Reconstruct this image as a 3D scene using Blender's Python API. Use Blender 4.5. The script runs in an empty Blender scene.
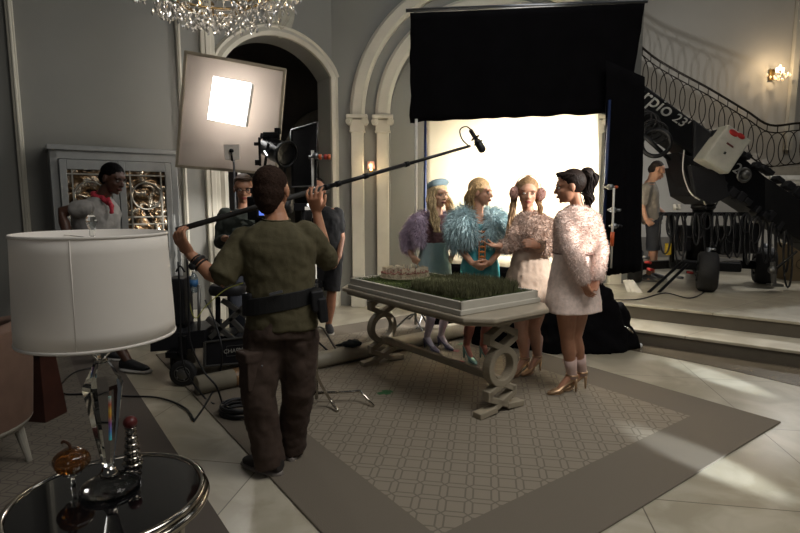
import bpy, math, random
from mathutils import Vector, Matrix, noise
R = random.Random(7)
S = bpy.context.scene
V = Vector
# ---------------------------------------------------------------- camera
H = 1.55; F = 533.0; TH = math.atan(66.0/533.0)
CT, ST = math.cos(TH), math.sin(TH)
cam = bpy.data.objects.new('camera', bpy.data.cameras.new('camera'))
S.collection.objects.link(cam)
cam.location = (0, 0, H); cam.rotation_euler = (math.pi/2-TH, 0, 0)
cam.data.sensor_width = 36; cam.data.lens = 36*F/800; cam.data.clip_end = 100
cam.data.clip_start = 0.05
S.camera = cam
S.view_settings.view_transform = 'Standard'; S.view_settings.look = 'None'
S.view_settings.gamma = 1; S.view_settings.use_curve_mapping = False
S.view_settings.exposure = 0.0
# ---------------------------------------------------------------- world and lights
w = bpy.data.worlds.new('world'); S.world = w; w.use_nodes = True
w.node_tree.nodes['Background'].inputs[0].default_value = (0.90, 0.95, 1.0, 1)
w.node_tree.nodes['Background'].inputs[1].default_value = 0.03

def light(name, kind, loc, target, power, color=(1, 1, 1), size=1.0, size_y=None, angle=40, blend=0.3, spread=180):
    d = bpy.data.lights.new(name, kind); d.energy = power; d.color = color
    if kind == 'AREA':
        d.size = size
        if size_y: d.shape = 'RECTANGLE'; d.size_y = size_y
        d.spread = math.radians(spread)
    elif kind == 'SPOT':
        d.spot_size = math.radians(angle); d.spot_blend = blend; d.shadow_soft_size = size
    else: d.shadow_soft_size = size
    o = bpy.data.objects.new(name, d); S.collection.objects.link(o); o.location = loc
    if target is not None:
        o.rotation_euler = (V(target)-V(loc)).to_track_quat('-Z', 'Y').to_euler()
    return o
light('room_soft', 'AREA', (2.3, 1.5, 5.2), (0.9, 3.6, 0), 88, (1, .97, .91), 2.6, spread=125)
light('left_wall_soft', 'AREA', (1.2, 5.2, 5.4), (-1.2, 7.4, 3.2), 16, (.93, .97, 1), 1.6)
light('stair_hall_light', 'AREA', (6.6, 6.6, 6.2), (5.8, 9.6, 0.5), 50, (1, .96, .9), 2.0)
light('stair_low_light', 'SPOT', (3.75, 8.3, 1.7), (7.4, 11.5, 2.6), 300, (.97, .98, 1), .10, angle=110, blend=.6)
light('stair_floor_light', 'SPOT', (7.5, 9.8, 4.6), (4.2, 7.0, 0.3), 420, (1, .98, .94), .12, angle=40)
light('screen_backlight', 'AREA', (1.66, 6.50, 1.75), (1.36, 5.9, 1.6), 210, (1, .96, .9), 1.6, 1.3)
light('key_light', 'SPOT', (4.9, 2.4, 2.7), (1.0, 4.5, 1.42), 2100, (1, .95, .88), .05, angle=19, blend=.35)
light('front_soft', 'AREA', (-.2, -2.2, 2.9), (-1.0, 1.8, 1.1), 7.5, (1, .96, .9), 1.2)
light('streak_light', 'SPOT', (3.9, -.9, 1.45), (1.80, 3.05, 0), 3400, (.84, .94, 1), .04, angle=4.4, blend=.6)
light('streak_light_far', 'SPOT', (4.4, -.2, 1.5), (2.80, 4.55, 0), 4300, (.84, .94, 1), .04, angle=3.8, blend=.6)

# ---------------------------------------------------------------- pixel helpers (photo 800x533)
def ray(px, py):
    a = 266.5-py
    return V(((px-400.0), F*CT+a*ST, a*CT-F*ST))
def P(px, py, Y):
    r = ray(px, py); k = Y/r.y
    return V((r.x*k, Y, H+r.z*k))
def G(px, py, z=0.0):
    r = ray(px, py); k = (z-H)/r.z
    return V((r.x*k, r.y*k, z))
def PW(px, py, p0, n):            # on a plane
    r = ray(px, py); o = V((0, 0, H)); k = (V(p0)-o).dot(n)/r.dot(n)
    return o+r*k

# ---------------------------------------------------------------- materials
def lin(c):
    if isinstance(c, str):
        c = [int(c[i:i+2], 16)/255 for i in (0, 2, 4)]
    return tuple(((x/12.92) if x <= .04045 else ((x+.055)/1.055)**2.4) for x in c[:3])
MATS = {}
def mat(name, col, rough=.6, metal=0, var=.12, scale=12, bump=0, bscale=60, trans=0, ior=1.45, spec=.5, emit=None, estr=0, sheen=0, sub=0, coat=0, alpha=1):
    if name in MATS: return MATS[name]
    m = bpy.data.materials.new(name); m.use_nodes = True; MATS[name] = m
    nt = m.node_tree; b = nt.nodes['Principled BSDF']; L = nt.links
    c = lin(col)
    tc = nt.nodes.new('ShaderNodeTexCoord')
    nz = nt.nodes.new('ShaderNodeTexNoise'); nz.inputs['Scale'].default_value = scale; nz.inputs['Detail'].default_value = 4
    L.new(tc.outputs['Object'], nz.inputs['Vector'])
    rp = nt.nodes.new('ShaderNodeValToRGB')
    rp.color_ramp.elements[0].position = .3; rp.color_ramp.elements[1].position = .7
    rp.color_ramp.elements[0].color = tuple(x*(1-var) for x in c)+(1,)
    rp.color_ramp.elements[1].color = tuple(min(1, x*(1+var)) for x in c)+(1,)
    L.new(nz.outputs[0], rp.inputs[0]); L.new(rp.outputs[0], b.inputs['Base Color'])
    b.inputs['Roughness'].default_value = rough; b.inputs['Metallic'].default_value = metal
    b.inputs['Transmission Weight'].default_value = trans; b.inputs['IOR'].default_value = ior
    b.inputs['Specular IOR Level'].default_value = spec
    b.inputs['Sheen Weight'].default_value = sheen; b.inputs['Coat Weight'].default_value = coat
    b.inputs['Subsurface Weight'].default_value = sub; b.inputs['Alpha'].default_value = alpha
    if sub: b.inputs['Subsurface Radius'].default_value = (.02, .01, .006)
    if emit:
        b.inputs['Emission Color'].default_value = lin(emit)+(1,); b.inputs['Emission Strength'].default_value = estr
    if bump:
        n2 = nt.nodes.new('ShaderNodeTexNoise'); n2.inputs['Scale'].default_value = bscale; n2.inputs['Detail'].default_value = 5
        L.new(tc.outputs['Object'], n2.inputs['Vector'])
        bm = nt.nodes.new('ShaderNodeBump'); bm.inputs['Strength'].default_value = bump; bm.inputs['Distance'].default_value = .01
        L.new(n2.outputs[0], bm.inputs['Height']); L.new(bm.outputs[0], b.inputs['Normal'])
    return m

def mth(nt, op, a, b=None, c=None):
    n = nt.nodes.new('ShaderNodeMath'); n.operation = op
    for i, x in enumerate((a, b, c)):
        if x is None: continue
        if isinstance(x, (int, float)): n.inputs[i].default_value = x
        else: nt.links.new(x, n.inputs[i])
    return n.outputs[0]
def marble_mat(name, base, vein, joint, size, ang, rough, off=(0, 0)):
    m = bpy.data.materials.new(name); m.use_nodes = True; nt = m.node_tree; b = nt.nodes['Principled BSDF']; L = nt.links
    tc = nt.nodes.new('ShaderNodeTexCoord'); mp = nt.nodes.new('ShaderNodeMapping')
    mp.inputs['Rotation'].default_value = (0, 0, ang); mp.inputs['Location'].default_value = (off[0], off[1], 0)
    L.new(tc.outputs['Object'], mp.inputs['Vector'])
    sx = nt.nodes.new('ShaderNodeSeparateXYZ'); L.new(mp.outputs[0], sx.inputs[0])
    u = mth(nt, 'DIVIDE', sx.outputs[0], size); v = mth(nt, 'DIVIDE', sx.outputs[1], size)
    du = mth(nt, 'ABSOLUTE', mth(nt, 'SUBTRACT', mth(nt, 'FRACT', u), .5)); dv = mth(nt, 'ABSOLUTE', mth(nt, 'SUBTRACT', mth(nt, 'FRACT', v), .5))
    jn = mth(nt, 'GREATER_THAN', mth(nt, 'MAXIMUM', du, dv), .5-.0035/size)
    wn = nt.nodes.new('ShaderNodeTexWhiteNoise'); wn.noise_dimensions = '2D'
    cb = nt.nodes.new('ShaderNodeCombineXYZ'); L.new(mth(nt, 'FLOOR', u), cb.inputs[0]); L.new(mth(nt, 'FLOOR', v), cb.inputs[1]); L.new(cb.outputs[0], wn.inputs['Vector'])
    nz = nt.nodes.new('ShaderNodeTexNoise'); nz.inputs['Scale'].default_value = 2.2; nz.inputs['Detail'].default_value = 8; nz.inputs['Distortion'].default_value = 1.2
    L.new(tc.outputs['Object'], nz.inputs['Vector'])
    rp = nt.nodes.new('ShaderNodeValToRGB'); rp.color_ramp.elements[0].position = .42; rp.color_ramp.elements[1].position = .62
    rp.color_ramp.elements[0].color = lin(vein)+(1,); rp.color_ramp.elements[1].color = lin(base)+(1,)
    L.new(nz.outputs[0], rp.inputs[0])
    mx = nt.nodes.new('ShaderNodeMix'); mx.data_type = 'RGBA'; mx.blend_type = 'MULTIPLY'; mx.inputs[0].default_value = 1
    L.new(rp.outputs[0], mx.inputs[6])
    t = mth(nt, 'ADD', mth(nt, 'MULTIPLY', wn.outputs[0], .14), .88)
    cc = nt.nodes.new('ShaderNodeCombineXYZ'); [L.new(t, cc.inputs[i]) for i in range(3)]
    L.new(cc.outputs[0], mx.inputs[7])
    m2 = nt.nodes.new('ShaderNodeMix'); m2.data_type = 'RGBA'; L.new(jn, m2.inputs[0]); L.new(mx.outputs[2], m2.inputs[6]); m2.inputs[7].default_value = lin(joint)+(1,)
    L.new(m2.outputs[2], b.inputs['Base Color']); b.inputs['Roughness'].default_value = rough
    return m
def rug_mat(name, field, line, ang, size, hx, hy, border):
    """object coords: rug axes; lattice of interlocking octagons inside a plain border"""
    m = bpy.data.materials.new(name); m.use_nodes = True; nt = m.node_tree; b = nt.nodes['Principled BSDF']; L = nt.links
    tc = nt.nodes.new('ShaderNodeTexCoord'); mp = nt.nodes.new('ShaderNodeMapping'); mp.inputs['Rotation'].default_value = (0, 0, ang)
    L.new(tc.outputs['Object'], mp.inputs['Vector'])
    sx = nt.nodes.new('ShaderNodeSeparateXYZ'); L.new(mp.outputs[0], sx.inputs[0])
    a = mth(nt, 'ABSOLUTE', mth(nt, 'SUBTRACT', mth(nt, 'FRACT', mth(nt, 'DIVIDE', sx.outputs[0], size)), .5))
    c = mth(nt, 'ABSOLUTE', mth(nt, 'SUBTRACT', mth(nt, 'FRACT', mth(nt, 'DIVIDE', sx.outputs[1], size)), .5))
    sq = mth(nt, 'LESS_THAN', mth(nt, 'ABSOLUTE', mth(nt, 'SUBTRACT', mth(nt, 'MAXIMUM', a, c), .35)), .036)
    dg = mth(nt, 'MULTIPLY', mth(nt, 'LESS_THAN', mth(nt, 'ABSOLUTE', mth(nt, 'SUBTRACT', a, c)), .05), mth(nt, 'GREATER_THAN', mth(nt, 'MINIMUM', a, c), .33))
    pat = mth(nt, 'MAXIMUM', sq, dg)
    s2 = nt.nodes.new('ShaderNodeSeparateXYZ'); L.new(tc.outputs['Object'], s2.inputs[0])
    ix = mth(nt, 'LESS_THAN', mth(nt, 'ABSOLUTE', s2.outputs[0]), hx-border); iy = mth(nt, 'LESS_THAN', mth(nt, 'ABSOLUTE', s2.outputs[1]), hy-border)
    ins = mth(nt, 'MULTIPLY', ix, iy)
    m1 = nt.nodes.new('ShaderNodeMix'); m1.data_type = 'RGBA'; L.new(pat, m1.inputs[0])
    m1.inputs[6].default_value = lin(field)+(1,); m1.inputs[7].default_value = lin(line)+(1,)
    m2 = nt.nodes.new('ShaderNodeMix'); m2.data_type = 'RGBA'; L.new(ins, m2.inputs[0]); m2.inputs[6].default_value = lin(line)+(1,); L.new(m1.outputs[2], m2.inputs[7])
    nz = nt.nodes.new('ShaderNodeTexNoise'); nz.inputs['Scale'].default_value = 260; nz.inputs['Detail'].default_value = 2; L.new(tc.outputs['Object'], nz.inputs['Vector'])
    bp = nt.nodes.new('ShaderNodeBump'); bp.inputs['Strength'].default_value = .5; bp.inputs['Distance'].default_value = .004; L.new(nz.outputs[0], bp.inputs['Height']); L.new(bp.outputs[0], b.inputs['Normal'])
    L.new(m2.outputs[2], b.inputs['Base Color']); b.inputs['Roughness'].default_value = .9; b.inputs['Specular IOR Level'].default_value = .15
    return m
def cloth_trans(name, col, mixf=.6):
    m = bpy.data.materials.new(name); m.use_nodes = True; nt = m.node_tree; L = nt.links
    nt.nodes.remove(nt.nodes['Principled BSDF']); out = nt.nodes['Material Output']
    d = nt.nodes.new('ShaderNodeBsdfDiffuse'); t = nt.nodes.new('ShaderNodeBsdfTranslucent'); x = nt.nodes.new('ShaderNodeMixShader')
    nz = nt.nodes.new('ShaderNodeTexNoise'); nz.inputs['Scale'].default_value = 3
    rp = nt.nodes.new('ShaderNodeValToRGB'); c = lin(col)
    rp.color_ramp.elements[0].color = tuple(k*.93 for k in c)+(1,); rp.color_ramp.elements[1].color = c+(1,)
    L.new(nz.outputs[0], rp.inputs[0]); L.new(rp.outputs[0], d.inputs[0]); L.new(rp.outputs[0], t.inputs[0])
    x.inputs[0].default_value = mixf; L.new(d.outputs[0], x.inputs[1]); L.new(t.outputs[0], x.inputs[2]); L.new(x.outputs[0], out.inputs[0])
    return m

# ---------------------------------------------------------------- mesh builder
def frame(d, up=V((0, 0, 1))):
    d = V(d).normalized()
    if abs(d.dot(up)) > .98: up = V((0, 1, 0)) if abs(d.y) < .9 else V((1, 0, 0))
    a = d.cross(up).normalized(); return a, a.cross(d).normalized()
class MB:
    def __init__(s): s.v = []; s.f = []
    def add(s, vs, fs):
        n = len(s.v); s.v += [V(x) for x in vs]; s.f += [tuple(i+n for i in f) for f in fs]; return s
    def box(s, c, size, ax=(1, 0, 0), az=(0, 0, 1)):
        ax = V(ax).normalized(); az = V(az).normalized(); ay = az.cross(ax).normalized(); az = ax.cross(ay)
        c = V(c); x, y, z = [k/2 for k in size]
        vs = [c+ax*i*x+ay*j*y+az*k*z for k in (-1, 1) for j in (-1, 1) for i in (-1, 1)]
        return s.add(vs, [(0, 2, 3, 1), (4, 5, 7, 6), (0, 1, 5, 4), (2, 6, 7, 3), (0, 4, 6, 2), (1, 3, 7, 5)])
    def rings(s, rs, cap=True, closed=False):
        n = len(rs[0]); vs = [p for r in rs for p in r]; fs = []
        m = len(rs)
        for i in range(m if closed else m-1):
            j = (i+1) % m
            for k in range(n):
                l = (k+1) % n; fs.append((i*n+k, i*n+l, j*n+l, j*n+k))
        if cap and not closed:
            fs.append(tuple(range(n-1, -1, -1))); fs.append(tuple((m-1)*n+k for k in range(n)))
        return s.add(vs, fs)
    def loft(s, secs, seg=16, power=1.0, cap=True):
        rs = []
        for c, ax, ay in secs:
            c, ax, ay = V(c), V(ax), V(ay); r = []
            for k in range(seg):
                t = 2*math.pi*k/seg; cx, sy = math.cos(t), math.sin(t)
                if power != 1: cx = math.copysign(abs(cx)**power, cx); sy = math.copysign(abs(sy)**power, sy)
                r.append(c+ax*cx+ay*sy)
            rs.append(r)
        return s.rings(rs, cap)
    def tube(s, pts, rad, seg=8, rnd=False, closed=False, flat=1.0, up=None):
        pts = [V(p) for p in pts]; n = len(pts)
        rad = list(rad) if hasattr(rad, '__len__') else [rad]*n
        T = []
        for i in range(n):
            a = pts[(i-1) % n] if (i > 0 or closed) else pts[0]; b = pts[(i+1) % n] if (i < n-1 or closed) else pts[-1]
            d = b-a; T.append(d.normalized() if d.length > 1e-9 else V((0, 0, 1)))
        x, y = frame(T[0], up or V((0, 0, 1))); rs = []; fr = []
        for i in range(n):
            if up is not None: x, y = frame(T[i], up)
            else:
                x = (x-T[i]*x.dot(T[i]))
                x = x.normalized() if x.length > 1e-6 else frame(T[i])[0]
                y = x.cross(T[i]).normalized()
            fr.append((x.copy(), y.copy()))
        def ring(c, r, f): return [c+f[0]*(r*math.cos(2*math.pi*k/seg))+f[1]*(r*flat*math.sin(2*math.pi*k/seg)) for k in range(seg)]
        if rnd and not closed:
            for a in (80, 50, 25): q = math.radians(a); rs.append(ring(pts[0]-T[0]*rad[0]*math.sin(q), rad[0]*math.cos(q), fr[0]))
        for i in range(n): rs.append(ring(pts[i], rad[i], fr[i]))
        if rnd and not closed:
            for a in (25, 50, 80): q = math.radians(a); rs.append(ring(pts[-1]+T[-1]*rad[-1]*math.sin(q), rad[-1]*math.cos(q), fr[-1]))
        return s.rings(rs, True, closed)
    def cyl(s, a, b, r, r2=None, seg=16): return s.tube([a, b], [r, r if r2 is None else r2], seg)
    def ell(s, c, r, ax=(1, 0, 0), az=(0, 0, 1), seg=14, ring=9):
        ax = V(ax).normalized(); az = V(az); az = (az-ax*az.dot(ax)).normalized(); ay = az.cross(ax); c = V(c)
        if not hasattr(r, '__len__'): r = (r, r, r)
        rs = []
        for i in range(ring):
            q = math.pi*(i+.5)/ring-math.pi/2
            rs.append([c+ax*r[0]*math.cos(q)*math.cos(2*math.pi*k/seg)+ay*r[1]*math.cos(q)*math.sin(2*math.pi*k/seg)+az*r[2]*math.sin(q) for k in range(seg)])
        return s.rings(rs)
    def lathe(s, prof, o=(0, 0, 0), seg=32, axis=(0, 0, 1)):
        o = V(o); az = V(axis).normalized(); x, y = frame(az)
        rs = [[o+az*z+x*r*math.cos(2*math.pi*k/seg)+y*r*math.sin(2*math.pi*k/seg) for k in range(seg)] for r, z in prof]
        return s.rings(rs)
    def prism(s, poly, d):
        poly = [V(p) for p in poly]; d = V(d); n = len(poly)
        vs = poly+[p+d for p in poly]; fs = [tuple(range(n-1, -1, -1)), tuple(range(n, 2*n))]+[(i, (i+1) % n, n+(i+1) % n, n+i) for i in range(n)]
        return s.add(vs, fs)
    def torus(s, c, R_, r, axis=(0, 0, 1), seg=32, s2=8, sy=1.0, upv=None):
        x, y = frame(axis, V(upv) if upv else V((0, 0, 1))); c = V(c)
        return s.tube([c+x*R_*math.cos(2*math.pi*k/seg)+y*R_*sy*math.sin(2*math.pi*k/seg) for k in range(seg)], r, s2, closed=True)
    def sweep(s, pts, prof, n, closed=False):
        """pts path, prof list of (a,b): a along in-plane normal, b along n"""
        pts = [V(p) for p in pts]; n = V(n).normalized(); rs = []; m = len(pts)
        for i in range(m):
            a = pts[i-1] if i > 0 else pts[0]; b = pts[i+1] if i < m-1 else pts[-1]
            t = (b-a).normalized(); k = n.cross(t).normalized()
            rs.append([pts[i]+k*p+n*q for p, q in prof])
        return s.rings(rs)
    def mesh(s, name, org=V((0, 0, 0))):
        me = bpy.data.meshes.new(name); me.from_pydata([tuple(v-org) for v in s.v], [], s.f); me.update()
        import bmesh
        b = bmesh.new(); b.from_mesh(me); bmesh.ops.recalc_face_normals(b, faces=b.faces); b.to_mesh(me); b.free()
        return me
    def build(s, name, m, parent=None, smooth=False, bevel=0, seg=2, remesh=0, sm=0, disp=None, sub=0, org=None):
        o0 = root_loc(parent) if parent is not None else (V(org) if org is not None else V((0, 0, 0)))
        me = s.mesh(name, o0); o = bpy.data.objects.new(name, me); S.collection.objects.link(o)
        if parent is not None: o.parent = parent
        elif org is not None: o.location = org
        if m is not None: me.materials.append(m)
        if smooth or remesh:
            for p in me.polygons: p.use_smooth = True
        if bevel:
            b = o.modifiers.new('bevel', 'BEVEL'); b.width = bevel; b.segments = seg; b.limit_method = 'ANGLE'; b.angle_limit = math.radians(40)
        if remesh:
            r = o.modifiers.new('remesh', 'REMESH'); r.mode = 'VOXEL'; r.voxel_size = remesh; r.use_smooth_shade = True
            if sm: q = o.modifiers.new('smooth', 'SMOOTH'); q.factor = .5; q.iterations = sm
        if sub: q = o.modifiers.new('sub', 'SUBSURF'); q.levels = sub; q.render_levels = sub
        if disp:
            t = bpy.data.textures.new('wrinkle', 'CLOUDS'); t.noise_scale = disp[1]; q = o.modifiers.new('d', 'DISPLACE'); q.texture = t; q.strength = disp[0]; q.mid_level = .5; q.texture_coords = 'LOCAL'
        return o
def root_loc(p):
    l = V(p.location)
    while p.parent is not None: p = p.parent; l = l+V(p.location)
    return l
def tag(o, label=None, cat=None, group=None, kind=None):
    if label: o['label'] = label
    if cat: o['category'] = cat
    if group: o['group'] = group
    if kind: o['kind'] = kind
    return o
def thing(name, loc, label, cat, group=None):
    o = bpy.data.objects.new(name, None); S.collection.objects.link(o); o.location = loc; o.empty_display_size = .1
    return tag(o, label, cat, group)
def copy_tree(o, parent=None):
    c = o.copy(); S.collection.objects.link(c)
    if parent is not None: c.parent = parent
    for ch in [k for k in o.children]: copy_tree(ch, c)
    return c
def text_part(name, txt, size, m, parent, origin, xdir, ydir, depth=.003, align='CENTER', shear=0):
    cu = bpy.data.curves.new(name, 'FONT'); cu.body = txt; cu.size = size; cu.extrude = depth; cu.align_x = align; cu.align_y = 'CENTER'; cu.shear = shear
    t = bpy.data.objects.new('tmp', cu); S.collection.objects.link(t); bpy.context.view_layer.update()
    me = bpy.data.meshes.new_from_object(t); bpy.data.objects.remove(t)
    x = V(xdir).normalized(); y = V(ydir).normalized(); z = x.cross(y)
    org = root_loc(parent) if parent else V((0, 0, 0))
    for v in me.vertices: p = V(v.co); v.co = V(origin)+x*p.x+y*p.y+z*p.z-org
    me.materials.append(m); o = bpy.data.objects.new(name, me); S.collection.objects.link(o); o.parent = parent; return o
def bez(pts, n=8):                   # Catmull-Rom through points
    pts = [V(p) for p in pts]; q = [2*pts[0]-pts[1]]+pts+[2*pts[-1]-pts[-2]]; out = []
    for i in range(1, len(q)-2):
        a, b, c, d = q[i-1:i+3]
        for k in range(n):
            t = k/n; out.append(.5*((2*b)+(c-a)*t+(2*a-5*b+4*c-d)*t*t+(3*b-3*c+d-a)*t**3))
    return out+[pts[-1]]
# ================================================================ SETTING
d = V((.815, .58, 0)).normalized(); nW = V((d.y, -d.x, 0)); uR = V((-d.y, d.x, 0))    # wall_left runs along d, faces nW
C0 = V((-.96, 7.80, 0))
M_wall = mat('grey_paint', '82817b', .55, var=.03, scale=2, bump=.05, bscale=90)
M_trim = mat('cream_trim', 'c2bdae', .45, var=.04, scale=6)
M_wall2 = mat('pale_wall_paint', 'b6b1a6', .6, var=.03, scale=2)
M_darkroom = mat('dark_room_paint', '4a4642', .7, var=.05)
fm = marble_mat('marble_floor', 'b0a998', '9b9380', '625b4e', 1.05, -.62+math.pi/4, .28, (.25, .35))
MB().add([(-9, -3, 0), (14, -3, 0), (14, 14, 0), (-9, 14, 0), (-9, -3, -.1), (14, -3, -.1), (14, 14, -.1), (-9, 14, -.1)],
         [(0, 1, 2, 3), (7, 6, 5, 4), (0, 4, 5, 1), (1, 5, 6, 2), (2, 6, 7, 3), (3, 7, 4, 0)]).build('floor', fm)['kind'] = 'structure'
# steps and stair hall platform
e = V((.807, -.59, 0)).normalized(); en = V((-.59, -.807, 0)).normalized(); E0 = V((2.74, 6.22, 0))
fm2 = marble_mat('marble_step', 'b9b2a0', 'a59c88', '6a6254', 1.3, -.63, .3)
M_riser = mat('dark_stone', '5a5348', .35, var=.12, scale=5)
def stepslab(off, z0, z1, name, right=7.0):
    a = E0+en*off-e*2.62+e*off*.6; b = E0+en*off+e*right
    poly = [a, b, V((13, b.y, 0)), V((13, 11.45, 0)), V((3.42, 11.45, 0)), V((3.42, 7.78, 0)), V((a.x, 7.78, 0))]
    if off > 0: poly = [a, b, b-en*(off), a-en*(off)]
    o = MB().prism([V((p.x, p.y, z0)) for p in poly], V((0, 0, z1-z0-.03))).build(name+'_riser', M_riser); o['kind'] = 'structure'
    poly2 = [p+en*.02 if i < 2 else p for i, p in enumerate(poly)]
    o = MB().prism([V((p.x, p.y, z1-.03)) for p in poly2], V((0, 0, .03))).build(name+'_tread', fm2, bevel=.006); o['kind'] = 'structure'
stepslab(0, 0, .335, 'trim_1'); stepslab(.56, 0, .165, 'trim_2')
q = [G(560, 335), V((2.25, 5.56, 0)), G(706, 365), G(800, 386.5), V((6.3, 1.6, 0)), V((7.6, 2.1, 0)), V((2.6, 5.7, 0)), V((1.3, 6.6, 0))]
MB().prism([V((p.x, p.y, .001)) for p in q], V((0, 0, .003))).build('trim_3', mat('dark_marble_border', '5d5446', .25, var=.15, scale=4))['kind'] = 'structure'

def arch_wall(fn, t0, t1, a0, a1, zs, rise, ztop, thick, nrm, name, m, N=28):
    """fn(t,z)->front point ; opening a0..a1 ; wall extruded along -nrm"""
    b = MB(); th = -V(nrm)*thick
    def quad(p): b.prism(p, th)
    quad([fn(t0, 0), fn(a0, 0), fn(a0, ztop), fn(t0, ztop)]); quad([fn(a1, 0), fn(t1, 0), fn(t1, ztop), fn(a1, ztop)])
    pts = rise(a0, a1, zs, N)
    for (ta, za), (tb, zb) in zip(pts[:-1], pts[1:]): quad([fn(ta, za), fn(tb, zb), fn(tb, ztop), fn(ta, ztop)])
    o = b.build(name, m); o['kind'] = 'structure'; return [fn(a, z) for a, z in pts]
def seg_arc(h):
    def f(a0, a1, zs, N):
        w_ = (a1-a0)/2; Rr = (w_*w_+h*h)/(2*h); out = []
        q = math.asin(w_/Rr)
        for k in range(N+1):
            t = -q+2*q*k/N; out.append(((a0+a1)/2+Rr*math.sin(t), zs+Rr*math.cos(t)-(Rr-h)))
        return out
    return f
def circ(a0, a1, zs, N):
    r = (a1-a0)/2; return [((a0+a1)/2-r*math.cos(math.pi*k/N), zs+r*math.sin(math.pi*k/N)) for k in range(N+1)]
def WL(t, z, off=0): return C0-d*t+V((0, 0, z))+nW*off
def t_of(px, py=200, off=0): q = PW(px, py, C0+nW*off, nW); return (C0-q).dot(d)
tR, tL = t_of(330, 100), t_of(224, 100)
pts = arch_wall(WL, -.02, 8.5, tR, tL, 3.27, seg_arc(.42), 6.6, .38, nW, 'wall_left', M_wall)
path = [WL(tR, 0)]+pts+[WL(tL, 0)]
MB().sweep(path, [(0, 0), (0, .05), (-.05, .07), (-.10, .045), (-.13, .06), (-.16, 0)], nW).build('trim_4', M_trim)['kind'] = 'structure'
# wall mouldings on the left wall
for i, (px, wd) in enumerate(((25, .07), (185, .05), (213, .17))):
    t = t_of(px, 200); b = MB()
    b.box(WL(t, 3.3, .03), (wd, .06, 6.6), d); b.box(WL(t, 3.3, .05), (wd*.4, .05, 6.6), d)
    b.build('trim_%d' % (5+i), M_trim, bevel=.01)['kind'] = 'structure'
b = MB(); b.box(WL((tL+8.5)/2+.1, .09, .015), (8.5-tL-.2, .03, .18), d); b.build('baseboard_left', M_trim, bevel=.006)['kind'] = 'structure'
# dark room beyond the arch
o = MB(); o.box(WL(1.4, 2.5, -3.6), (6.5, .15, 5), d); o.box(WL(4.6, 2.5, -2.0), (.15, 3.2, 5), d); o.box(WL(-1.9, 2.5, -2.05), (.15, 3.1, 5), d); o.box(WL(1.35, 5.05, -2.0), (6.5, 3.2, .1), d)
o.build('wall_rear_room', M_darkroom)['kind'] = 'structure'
pa = []
ta, tb = t_of(331, 130, -3.4), t_of(293, 130, -3.4)
ta -= .1
r_ = (tb-ta)/2*1.0
cx = tb-.95
pa = [WL(cx+.95*math.cos(a), 2.35+.95*math.sin(a), -3.5) for a in [math.pi*k/24 for k in range(25)]]
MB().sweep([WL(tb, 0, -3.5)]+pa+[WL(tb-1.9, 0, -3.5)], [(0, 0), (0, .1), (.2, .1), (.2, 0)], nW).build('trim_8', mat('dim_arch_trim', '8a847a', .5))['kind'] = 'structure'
# right niche wall (fronto-parallel), two stepped arches on pilasters
YN = 7.80; XC, ZS = 1.27, 2.74
def WN(x, z, off=0): return V((x, YN-off, z))
pts = arch_wall(lambda t, z: WN(t, z), -.98, 3.40, XC-1.41, XC+1.41, ZS, circ, 6.6, .3, V((0, -1, 0)), 'wall_back', M_wall, 40)
MB().box((1.2, 8.15, 3.0), (4.2, .1, 6.0)).build('wall_niche', M_wall)['kind'] = 'structure'
for i, (ro, ri, pr) in enumerate(((1.98, 1.77, .10), (1.62, 1.41, .07))):
    path = [WN(XC-ro*math.cos(math.pi*k/48), ZS+ro*math.sin(math.pi*k/48)) for k in range(49)]
    w_ = ro-ri
    MB().sweep(path, [(0, 0), (0, pr*.6), (-w_*.2, pr), (-w_*.8, pr), (-w_, pr*.7), (-w_, 0)], V((0, -1, 0))).build('trim_%d' % (9+i), M_trim)['kind'] = 'structure'
    for sx in (-1, 1):
        x = XC+sx*(ro-w_/2); b = MB(); b.box(WN(x, 1.3, pr/2), (w_*.84, pr, 2.6)); b.box(WN(x, .12, pr/2+.02), (w_*1.05, pr+.04, .24))
        b.build('pilaster_shaft', M_trim, bevel=.01)['kind'] = 'structure'
        c = MB(); c.box(WN(x, 2.72, pr/2+.03), (w_*1.4, pr+.08, .05)); c.box(WN(x, 2.60, pr/2+.01), (w_*.95, pr+.03, .16)); c.box(WN(x, 2.52, pr/2+.01), (w_*1.05, pr+.03, .025))
        for k in (-1, 1):
            cc = WN(x+k*w_*.52, 2.655, pr/2)
            c.cyl(cc+V((0, -pr/2-.05, 0)), cc+V((0, pr/2, 0)), .05, seg=18); c.cyl(cc+V((0, -pr/2-.065, 0)), cc+V((0, -pr/2, 0)), .026, seg=14)
        c.build('pilaster_capital', M_trim, bevel=.005)['kind'] = 'structure'
for o in list(S.objects):
    if o.name.startswith('pilaster'): o.name = o.name.replace('pilaster_shaft', 'trim_pilaster').replace('pilaster_capital', 'trim_capital')
# stair hall walls
b = MB(); b.box((8.3, 11.6, 3.8), (9.4, .2, 7.6)); b.build('wall_stair', M_wall2)['kind'] = 'structure'
b = MB(); b.box((8.0, 11.47, .33+.22), (9.0, .05, .44)); b.build('baseboard_stair', mat('grey_baseboard', '6d6860', .5))['kind'] = 'structure'
b = MB(); b.box((12.9, 8.2, 3.8), (.2, 6.8, 7.6)); b.build('wall_right', M_wall2)['kind'] = 'structure'
tx = P(796, 60, 11.4); b = MB(); b.box((tx.x, 11.42, 4.6), (.12, .1, 4.0)); b.build('trim_11', M_trim)['kind'] = 'structure'

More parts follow.
